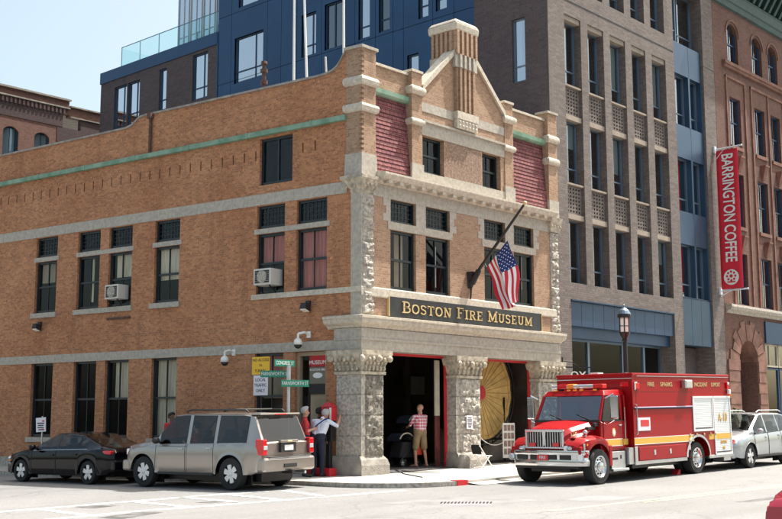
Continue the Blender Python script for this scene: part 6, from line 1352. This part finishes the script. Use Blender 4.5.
# ------------------------------------------------------------------ people
def capsule(mb, p0, p1, r0, r1, n=12):
    p0, p1 = V(p0), V(p1); d = p1-p0; L = d.length
    if L < 1e-5: d = V((0, 0, 1)); L = 1e-5
    pr = [(r0*sin(a), -r0*cos(a)) for a in (.05, .5, .95, 1.3)]+[(r0, 0), (r1, L)]+[(r1*sin(a), L+r1*cos(a)) for a in (1.3, .95, .5, .05)]
    mb.lathe(p0, d.normalized(), pr, n)
def person(name, label, loc, rot, caps, mats, scale=1.0, hair=None, hairmat='hair_dk', head=(0, 0, 1.62), look=(0, 1, 0), group=None, cap=None, extra=None, ref=(V((0, 1, 0)),)):
    """one continuous body grown round its limbs; materials follow the nearest limb"""
    root = thing(name, label, 'person', loc, rot, group, scale)
    mb = MB()
    for c in caps: capsule(mb, *c[:4])
    lk = V(look).normalized(); h = V(head); side = lk.cross(V((0, 0, 1))).normalized(); upv = side.cross(lk)
    hd = [(h+upv*.02, h+upv*.03-lk*.015, .088, .092), (h-upv*.045+lk*.02, h-upv*.07+lk*.04, .068, .05), (h+lk*.085-upv*.005, h+lk*.105-upv*.035, .012, .017)]+[(h+side*s*.088-upv*.03, h+side*s*.094+upv*.01, .012, .016) for s in (1, -1)]
    hd = [(a, b, r, q, caps[0][4]) for a, b, r, q in hd]
    hd.append((h-upv*.12-lk*.01, h-upv*.03, .052, .052, caps[0][4]))
    for c in hd: capsule(mb, *c[:4])
    allc = caps+hd
    me = bpy.data.meshes.new('body'); me.from_pydata([tuple(p) for p in mb.v], [], mb.f)
    tmp = bpy.data.objects.new('body', me); COL.objects.link(tmp)
    r_ = tmp.modifiers.new('skin', 'REMESH'); r_.mode = 'VOXEL'; r_.voxel_size = .0115
    s_ = tmp.modifiers.new('ease', 'SMOOTH'); s_.iterations = 4; s_.factor = .5
    me2 = bpy.data.meshes.new_from_object(tmp.evaluated_get(bpy.context.evaluated_depsgraph_get())); bpy.data.objects.remove(tmp); me2.name = 'body'
    me2.materials.clear()
    for m in mats: me2.materials.append(M[m])
    segs = [(V(a), V(b)-V(a), max((V(b)-V(a)).length_squared, 1e-9), r, q, m) for a, b, r, q, m in allc]
    for p in me2.polygons:
        best, bm_ = 9, 0; c = p.center
        for a, d, l2, r, q, m in segs:
            t = min(1, max(0, (c-a).dot(d)/l2)); e = (c-a-d*t).length-(r+(q-r)*t)
            if e < best: best, bm_ = e, m
        p.material_index = bm_; p.use_smooth = True
    o = bpy.data.objects.new('body', me2); COL.objects.link(o); o.parent = root; WM[o] = WM[root]
    if hair:
        b = MB(); n, m = 16, 10; k = hair
        def hf(i, j):
            a = 2*pi*i; e = -.75+(pi/2+.75)*j; rr = .101*k; d = lk*cos(a)*cos(e)+side*sin(a)*cos(e)
            lift = max(0, cos(a))*.11*(1-j)
            return h-lk*.012+upv*(.028+lift)+d*rr+upv*sin(e)*rr*1.02
        b.grid(hf, n, m); b.build('hair', hairmat, root, smooth=True, world=False)
    b = MB(); [b.ell(h+lk*.079+side*s*.033+upv*.008, .012, .012, .009, 8, 6) for s in (1, -1)]; b.build('eyes', 'ink', root, world=False)
    if cap:
        b = MB(); n = 14
        b.grid(lambda i, j: h-lk*.01+upv*.045+(lk*cos(2*pi*i)+side*sin(2*pi*i))*.105*cos(pi/2*j)+upv*.085*sin(pi/2*j), n, 6); c0 = h+lk*.10+upv*.05; b.hexa([c0-side*.075, c0+side*.075, c0+side*.05+lk*.09-upv*.01, c0-side*.05+lk*.09-upv*.01], [c0-side*.075+upv*.01, c0+side*.075+upv*.01, c0+side*.05+lk*.09, c0-side*.05+lk*.09]); b.build('cap', cap, root, smooth=False, world=False)
    return root
def hand(wr, d, nrm, m, curl=.5, thumb=1):
    """palm, four curled fingers and a thumb from the wrist on"""
    wr, d, nrm = V(wr), V(d).normalized(), V(nrm).normalized(); s = d.cross(nrm).normalized(); out = []
    out += [(wr+s*x, wr+d*.085+s*x*1.35, .018, .016, m) for x in (-.022, 0, .022)]
    for k, L in enumerate((.068, .078, .072, .056)):
        b = wr+d*.09+s*(-.034+.0225*k)*thumb; d1 = (d*cos(curl*.6)+nrm*sin(curl*.6)); d2 = d*cos(curl*1.6)+nrm*sin(curl*1.6)
        e = b+d1*L*.5; out += [(b, e, .0105, .0095, m), (e, e+d2*L*.5, .0095, .008, m)]
    t0 = wr+d*.03-s*.035*thumb; t1 = t0+(d*.6-s*.6*thumb+nrm*.5).normalized()*.042; out += [(t0, t1, .013, .011, m), (t1, t1+(d*.85+nrm*.5).normalized()*.034, .011, .009, m)]
    return out
def arm(sh, el, wr, ms, mf, nrm, mh=0, ru=.055, curl=.5, thumb=1):
    sh, el, wr = V(sh), V(el), V(wr)
    return [(sh, el, ru, ru*.82, ms), (el, wr, ru*.78 if mf == ms else .042, ru*.62 if mf == ms else .028, mf)]+hand(wr, wr-el, nrm, mh, curl, thumb)
def leg(hip, kn, an, toe, mt, mk, mf, rt=.092):
    return [(hip, kn, rt, rt*.70, mt), (kn, an, rt*.62 if mk == mt else .055, rt*.50 if mk == mt else .036, mk), (V(an)+V((0, 0, -.03)), toe, .042, .036, mf), (V(an)+(V(an)-V(toe))*.25+V((0, 0, -.05)), V(toe)*.5+V(an)*.5+V((0, 0, -.02)), .036, .036, mf)]
def torso(pel, wst, chs, nk, sw, ms, mt, fat=1.0, right=V((1, 0, 0))):
    pel, wst, chs, nk, R_ = V(pel), V(wst), V(chs), V(nk), V(right); o = []
    for s in (-.075, .075): o.append((pel+R_*s, pel+R_*s+(wst-pel)*.35, .112*fat, .115*fat, mt))
    for s in (-.07, 0, .07): o.append((wst+R_*s, chs+R_*s*1.25, .108*fat, .105*fat, ms))
    o.append((wst-(wst-pel)*.35+R_*-.06, wst+R_*-.06, .118*fat, .11*fat, ms)); o.append((wst-(wst-pel)*.35+R_*.06, wst+R_*.06, .118*fat, .11*fat, ms))
    o.append((chs+R_*-sw*.86+V((0, 0, .09)), chs+R_*sw*.86+V((0, 0, .09)), .066, .066, ms)); o.append((chs+V((0, 0, .06)), nk, .075, .058, ms)); return o
def rotz(fwd):                                                     # +y of the figure looks along fwd
    f = V((fwd[0], fwd[1], 0)).normalized(); return Matrix(((f.y, f.x, 0), (-f.x, f.y, 0), (0, 0, 1)))
sk, nkc = 0, (V((0, 0, 1.47)), V((0, .01, 1.56)))
def base(ms=1, mt=2, fat=1.0): return [(nkc[0], nkc[1], .055, .052, 0)]+torso((0, 0, .95), (0, .01, 1.10), (0, 0, 1.30), (0, 0, 1.47), .19, ms, mt, fat)
# grey haired man in the red shirt
c = base(fat=1.08)+leg((-.09, 0, .92), (-.10, .02, .49), (-.10, 0, .09), (-.12, .16, .035), 2, 2, 3)+leg((.09, 0, .92), (.10, .03, .49), (.10, 0, .09), (.13, .16, .035), 2, 2, 3)
c += arm((-.20, 0, 1.40), (-.25, .04, 1.13), (-.10, .24, 1.16), 1, 0, (1, 0, .2))+arm((.20, 0, 1.40), (.26, .03, 1.13), (.10, .24, 1.20), 1, 0, (-1, 0, .2), thumb=-1)
pA = FS(1.22, 1.1, 0); r1 = person('person', 'grey haired man in a red shirt holding papers on the pavement behind the tan SUV', (pA.x, pA.y, gz(pA.x, pA.y)), rotz((.75, -.66)), c, ['skin', 'shirt_red', 'navy', 'leather'], 1.165, hair=1.0, hairmat='hair_grey', group='people by the corner door')
b = MB(); b.box(-.10, .10, .34, .35, 1.14, 1.30); b.build('papers', 'paper', r1, world=False)
# man in the pale blue shirt leaning on the call box
hd_ = (.10, .16, 1.535)
c = [(V((.05, .06, 1.40)), V(hd_)-V((0, .02, .09)), .055, .052, 0)]+torso((-.03, -.03, .95), (-.01, .02, 1.10), (.03, .06, 1.26), (.06, .08, 1.42), .20, 1, 2, 1.18)
c += leg((-.12, -.03, .92), (-.13, -.01, .49), (-.13, -.04, .09), (-.15, .12, .035), 2, 2, 3, .105)+leg((.07, -.03, .92), (.09, .0, .49), (.10, -.02, .09), (.12, .14, .035), 2, 2, 3, .105)
c += arm((-.18, .05, 1.36), (-.26, .10, 1.10), (-.16, .30, 1.08), 1, 0, (1, 0, 0))+arm((.25, .07, 1.35), (.42, .16, 1.24), (.40, .36, 1.42), 1, 0, (-1, 0, .2), thumb=-1, curl=.3)
pA = FS(.92, .82, 0); r2 = person('person', 'stout man in pale blue shirt and navy trousers leaning on the red call box', (pA.x, pA.y, gz(pA.x, pA.y)), rotz((.93, .32)), c, ['skin', 'shirt_white', 'navy', 'leather'], 1.18, hair=.99, hairmat='hair_grey', head=hd_, look=(.25, .9, -.25), group='people by the corner door')
b = MB(); b.tube([(.20, -.10, 1.40), (.02, -.135, 1.27), (-.16, -.12, 1.10), (-.19, .0, 1.02)], .017, 6); b.tube([(.20, -.10, 1.40), (.19, .12, 1.43), (.08, .19, 1.28)], .017, 6); b.build('strap', 'flagblue', r2, world=False)
# dark capped figure half hidden behind him
c = base(fat=.98)+leg((-.09, 0, .92), (-.10, .02, .49), (-.10, 0, .09), (-.12, .16, .035), 2, 2, 3)+leg((.09, 0, .92), (.10, .03, .49), (.10, 0, .09), (.13, .16, .035), 2, 2, 3)+arm((-.20, 0, 1.40), (-.24, 0, 1.12), (-.22, .12, .90), 1, 1, (1, 0, 0))+arm((.20, 0, 1.40), (.24, 0, 1.12), (.22, .12, .90), 1, 1, (-1, 0, 0), thumb=-1)
pA = FS(1.22, .42, 0); person('person', 'figure in a black cap and black jacket behind the man in the pale blue shirt', (pA.x, pA.y, gz(pA.x, pA.y)), rotz((.9, -.4)), c, ['skin_dk', 'black_cloth', 'navy', 'leather'], 1.15, hair=1.0, cap='black_cloth', group='people by the corner door')
# passer-by beyond the SUV bonnet
pA = FS(6.25, 1.6, 0); person('person', 'dark haired passer-by in a red top walking on the pavement beyond the tan SUV bonnet', (pA.x, pA.y, gz(pA.x, pA.y)), rotz(tuple(-T)[:2]), [(a, b_, r, q, (1 if m == 1 else m)) for a, b_, r, q, m in c], ['skin_dk', 'shirt_red', 'navy', 'leather'], 1.10, hair=1.03)
# visitor in the doorway, seen from behind
c = base(fat=1.18)+leg((-.10, 0, .92), (-.15, .03, .50), (-.17, -.02, .09), (-.21, .13, .035), 2, 0, 0)+leg((.10, 0, .92), (.16, .02, .50), (.19, -.04, .09), (.23, .11, .035), 2, 0, 0)
c += [(V((-.10, 0, .90)), V((-.14, .02, .56)), .105, .098, 2), (V((.10, 0, .90)), V((.145, .015, .56)), .105, .098, 2)]
c += arm((-.20, 0, 1.40), (-.27, .10, 1.16), (-.20, .34, 1.10), 1, 0, (1, 0, 0))+arm((.20, 0, 1.40), (.25, .08, 1.13), (.12, .30, 1.10), 1, 0, (-1, 0, 0), thumb=-1)
person('person', 'man in red and white checked shirt and khaki shorts in the left fire door', (3.72, .92, .10), rotz((.2, .98)), c, ['skin', 'plaid', 'khaki', 'skin'], 1.16, look=(-.25, 1, -.1))
# driver in the SUV
c = [(V((0, .0, .60)), V((0, .02, .72)), .055, .052, 0)]+torso((0, 0, .08), (0, -.02, .22), (0, -.02, .42), (0, 0, .60), .19, 1, 2, 1.05)
c += [(V((-.09, 0, .06)), V((-.11, .44, .12)), .09, .07, 2), (V((.09, 0, .06)), V((.11, .44, .12)), .09, .07, 2), (V((-.11, .44, .12)), V((-.11, .62, -.24)), .06, .045, 2), (V((.11, .44, .12)), V((.11, .62, -.24)), .06, .045, 2)]
c += arm((-.20, 0, .53), (-.25, .12, .30), (-.14, .38, .36), 1, 0, (1, 0, .2))+arm((.20, 0, .53), (.27, .14, .30), (.16, .38, .38), 1, 0, (-1, 0, .2), thumb=-1)
pD = WM[suv] @ V((.17, .40, .82)); m3 = SUVM @ Matrix(((0, 1, 0), (-1, 0, 0), (0, 0, 1)))
person('person', 'driver in a red top sitting at the wheel of the tan SUV', pD, m3, c, ['skin', 'shirt_red', 'navy'], 1.0, hair=1.0, head=(0, .03, .80))

# ------------------------------------------------------------------ things about the doors
q = thing('call_box', 'red call box on a dark pedestal beside the corner pier', 'call box', FS(.92, .30, 0))
b = MB(); b.fbox(FS, .72, 1.10, .22, .50, 1.60, 2.0); b.hexa([FS(.70, .20, 2.0), FS(1.12, .20, 2.0), FS(1.12, .52, 2.0), FS(.70, .52, 2.0)], [FS(.86, .28, 2.14), FS(.96, .28, 2.14), FS(.96, .44, 2.14), FS(.86, .44, 2.14)]); b.build('housing', 'redpaint', q, bevel=.012)
b = MB(); b.fbox(FS, .72, .78, .5, .52, 1.62, 1.98); b.build('white_strip', 'white', q); b = MB(); b.fbox(FS, .82, 1.02, .5, .515, 1.68, 1.92); b.build('door', 'redlens', q)
b = MB(); b.fbox(FS, .76, 1.06, .24, .46, 1.0, 1.6); b.fbox(FS, .84, .98, .28, .42, -.05, 1.0); b.fbox(FS, .74, 1.08, .2, .5, -.05, .08); b.build('pedestal', 'iron', q, bevel=.01)
b = MB(); b.fbox(FS, .62, 1.62, .36, .68, -.02, .22); o = b.build('low_box', 'redpaint', bevel=.015); tag(o, 'low red box on the pavement at the feet of the men by the corner', 'box')
# wall notice on the middle pier
q = thing('wall_notice', 'white printed notice taped on the rough middle pier', 'notice', (4.98, -.12, 1.53)); b = MB(); b.fbox(FF, 4.86, 5.18, .095, .105, 1.32, 1.76); b.build('sheet', 'paper', q)
b = MB(); [b.fbox(FF, 5.02-w_/2, 5.02+w_/2, .105, .108, z-.012, z+.012) for z, w_ in ((1.68, .2), (1.62, .24), (1.57, .22), (1.51, .24), (1.45, .2))]; b.fbox(FF, 4.95, 5.09, .105, .108, 1.37, 1.41); b.build('printed_line', 'ink', q)
# life net hung in the right door
q = thing('life_net', 'big round ochre canvas life net with red bullseye standing in the right fire door', 'life net', (7.3, 1.0, .9))
NC = V((7.25, 1.05, 2.55)); nn = V((0, -1, .05)).normalized(); b = MB()
def netp(i, j): a = 2*pi*i; r = 1.62*j; return NC+V((r*cos(a), .14*(1-j*j)+.015*sin(a*16)*j, r*sin(a)))
b.grid(netp, 64, 10); cv = b.build('canvas', 'net', q, smooth=True); b = MB(); [b.tube([netp(k/32, j)+V((0, -.006, 0)) for j in (.16, .4, .7, 1)], .007, 5) for k in range(32)]; [b.tube([netp(k/48, j)+V((0, -.006, 0)) for k in range(49)], .007, 5) for j in (.92,)]; b.build('seam', mat('brown_stitching', (.36, .22, .07), .9), cv)
b = MB(); b.lathe(NC+V((0, .10, 0)), (0, -1, 0), [(.24, 0), (.24, .03), (0, .035)], 28); b.build('bullseye', 'shirt_red', q)
b = MB()
for R in (1.66, 1.80): b.tube([NC+V((R*cos(2*pi*k/48), 0, R*sin(2*pi*k/48))) for k in range(49)], .028, 6)
for k in range(44): a = 2*pi*k/44; b.bar(NC+V((1.62*cos(a), 0, 1.62*sin(a))), NC+V((1.80*cos(a), 0, 1.80*sin(a))), .025)
b.build('spring_ring', 'iron', q); b = MB(); [b.bar((x, 1.1, .12), (x, 1.1, 2.4), .07) for x in (6.0, 8.5)]; b.bar((6.0, 1.12, .95), (8.5, 1.12, .95), .07); b.build('stand', 'iron', q)
q = thing('display_board', 'upright cream display board of small dark photographs by the life net', 'display board', (8.1, .6, .15)); b = MB(); b.box(7.76, 8.46, .60, .64, .30, 1.50); b.build('board', 'offwhite', q)
b = MB(); [b.box(7.82+.21*i, 7.98+.21*i, .59, .60, .42+.27*j, .62+.27*j) for i in range(3) for j in range(4)]; b.build('photograph', mat('faded_photo', (.22, .14, .12), .7, var=.5, vs=9), q); b = MB(); [b.box(x, x+.03, .62, .95, .12, .16) for x in (7.82, 8.37)]; [b.bar((x, .64, .3), (x, .64, .14), .03) for x in (7.83, 8.38)]; b.build('foot', 'iron', q)
b = MB(); b.tube([(5.75, .1, 1.10+.0)]+[(5.75+2.0*t, .1+.5*t, 1.08-.35*(1-(2*t-1)**2)*.5-.25*t) for t in [k/10 for k in range(1, 11)]], .012, 6); tag(b.build('barrier_rope', 'offwhite'), 'thin white rope sagging across the right fire door', 'rope')
b = MB(); b.box(5.9, 7.6, 2.0, 2.2, .15, 1.3); tag(b.build('low_cabinet', mat('dark_red_brown_wood', (.07, .022, .018), .6, var=.4, vs=5, stretch=(6, 6, .4))), 'dark red brown cabinet below the life net', 'cabinet')
# folding chair by the pier
q = thing('folding_chair', 'white folding chair with a black back by the middle pier', 'chair', (4.98, -.62, .09)); zf = .085; b = MB()
for y in (-.80, -.44): b.bar((4.62, y, zf+.72), (5.32, y, zf), .035, .02); b.bar((4.72, y, zf), (5.18, y, zf+.40), .035, .02)
b.build('frame', 'white', q); b = MB(); [b.box(4.80+.085*k, 4.865+.085*k, -.80, -.44, zf+.37, zf+.39) for k in range(6)]; b.build('seat', 'white', q); b = MB(); b.hexa([(4.72, -.80, zf+.44), (4.74, -.80, zf+.44), (4.74, -.44, zf+.44), (4.72, -.44, zf+.44)], [(4.62, -.80, zf+.74), (4.65, -.80, zf+.74), (4.65, -.44, zf+.74), (4.62, -.44, zf+.74)]); b.build('backrest', 'black_cloth', q)
# pushchair in the left door
n0_ = set(bpy.data.objects)
q = thing('pushchair', 'dark double pushchair with pale canopy edges in the left fire door', 'pushchair', (4.85, 2.5, .14)); zf = .14
def canopy(cx_, cy, cz, R): return lambda i, j: (cx_+R*cos(pi*i)*1.0, cy-.28+.56*j, cz+R*.75*sin(pi*i))
b = MB(); b.grid(canopy(5.0, 2.35, zf+1.40, .33), 12, 3); b.grid(canopy(4.55, 2.35, zf+.82, .34), 12, 3); b.build('canopy', 'navy', q, smooth=True)
b = MB()
for cx_, cz, R in ((5.0, zf+1.40, .345), (4.55, zf+.82, .355)): b.tube([(cx_+R*cos(pi*k/10), 2.06, cz+R*.75*sin(pi*k/10)) for k in range(2, 10)], .022, 6)
b.build('canopy_edge', 'cream', q)
b = MB(); b.hexa([(4.75, 2.1, zf+.85), (5.3, 2.1, zf+.85), (5.3, 2.6, zf+.85), (4.75, 2.6, zf+.85)], [(4.85, 2.1, zf+1.35), (5.25, 2.1, zf+1.35), (5.25, 2.6, zf+1.35), (4.85, 2.6, zf+1.35)]); b.hexa([(4.25, 2.1, zf+.3), (5.2, 2.1, zf+.3), (5.2, 2.6, zf+.3), (4.25, 2.6, zf+.3)], [(4.4, 2.1, zf+.8), (4.95, 2.1, zf+.8), (4.95, 2.6, zf+.8), (4.4, 2.6, zf+.8)]); b.build('seat', 'black_cloth', q, bevel=.05)
b = MB(); b.tube([(5.45, 2.2, zf+1.15), (5.2, 2.1, zf+.8), (4.3, 2.1, zf+.25)], .018); b.tube([(5.45, 2.6, zf+1.15), (5.2, 2.6, zf+.8), (4.3, 2.6, zf+.25)], .018); b.cyl((5.45, 2.2, zf+1.15), (5.45, 2.6, zf+1.15), .02); b.build('frame', 'iron', q)
for x in (4.35, 5.05):
    for y in (2.05, 2.65): wheel(q, WM[q].inverted() @ V((x, y, zf+.14)), -1 if y < 2.3 else 1, .14, .05, 'steel', 5, .7)
b = MB(); b.hexa([(4.84, 1.92, zf+.38), (5.16, 1.92, zf+.38), (5.16, 2.06, zf+.38), (4.84, 2.06, zf+.38)], [(4.80, 1.95, zf+.78), (5.12, 1.95, zf+.82), (5.12, 2.06, zf+.82), (4.80, 2.06, zf+.78)]); tag(b.build('bag', 'orangebag', bevel=.03), 'orange red bag hanging on the side of the pushchair', 'bag')
for o in set(bpy.data.objects)-n0_:
    if o.parent is None: o.location += V((-1.25, -.95, -.03))
# shrub beyond the silver car
q = thing('potted_shrub', 'small green shrub in a tub on the pavement behind the silver car', 'shrub', (19.4, -2.4, .35)); b = MB(); b.lathe((19.4, -2.4, .33), (0, 0, 1), [(.22, 0), (.32, .5), (.34, .55), (.28, .55)], 14); b.build('tub', 'granite_dk', q)
b = MB(); rnd = random.Random(5)
for k in range(420):
    a, e, r = rnd.uniform(0, 2*pi), rnd.uniform(-.6, 1.5), rnd.uniform(.3, 1)**.5; c_ = V((19.4+.62*r*cos(a)*cos(e), -2.4+.62*r*sin(a)*cos(e), 1.35+.62*r*sin(e)+.12*sin(3*a)))
    u = V((rnd.gauss(0, 1), rnd.gauss(0, 1), rnd.gauss(0, .6))).normalized(); v = u.cross(V((rnd.gauss(0, 1), rnd.gauss(0, 1), rnd.gauss(0, 1)))).normalized(); b.poly([c_-u*.09, c_+v*.035, c_+u*.09, c_-v*.035])
b.cyl((19.4, -2.4, .8), (19.4, -2.4, 1.3), .04); b.build('foliage', 'leaf', q, fix=False)
def ground_tube(pts, r): return [V((x, y, gz(x, y, WALK)+r)) for x, y in pts]
b = MB(); b.tube(ground_tube([(1.9, .1), (1.2, -.6), (.7, -1.4), (.2, -2.2)], .015), .015, 6); tag(b.build('cable', 'plastic'), 'dark cable lying across the pavement from the left fire door', 'cable')
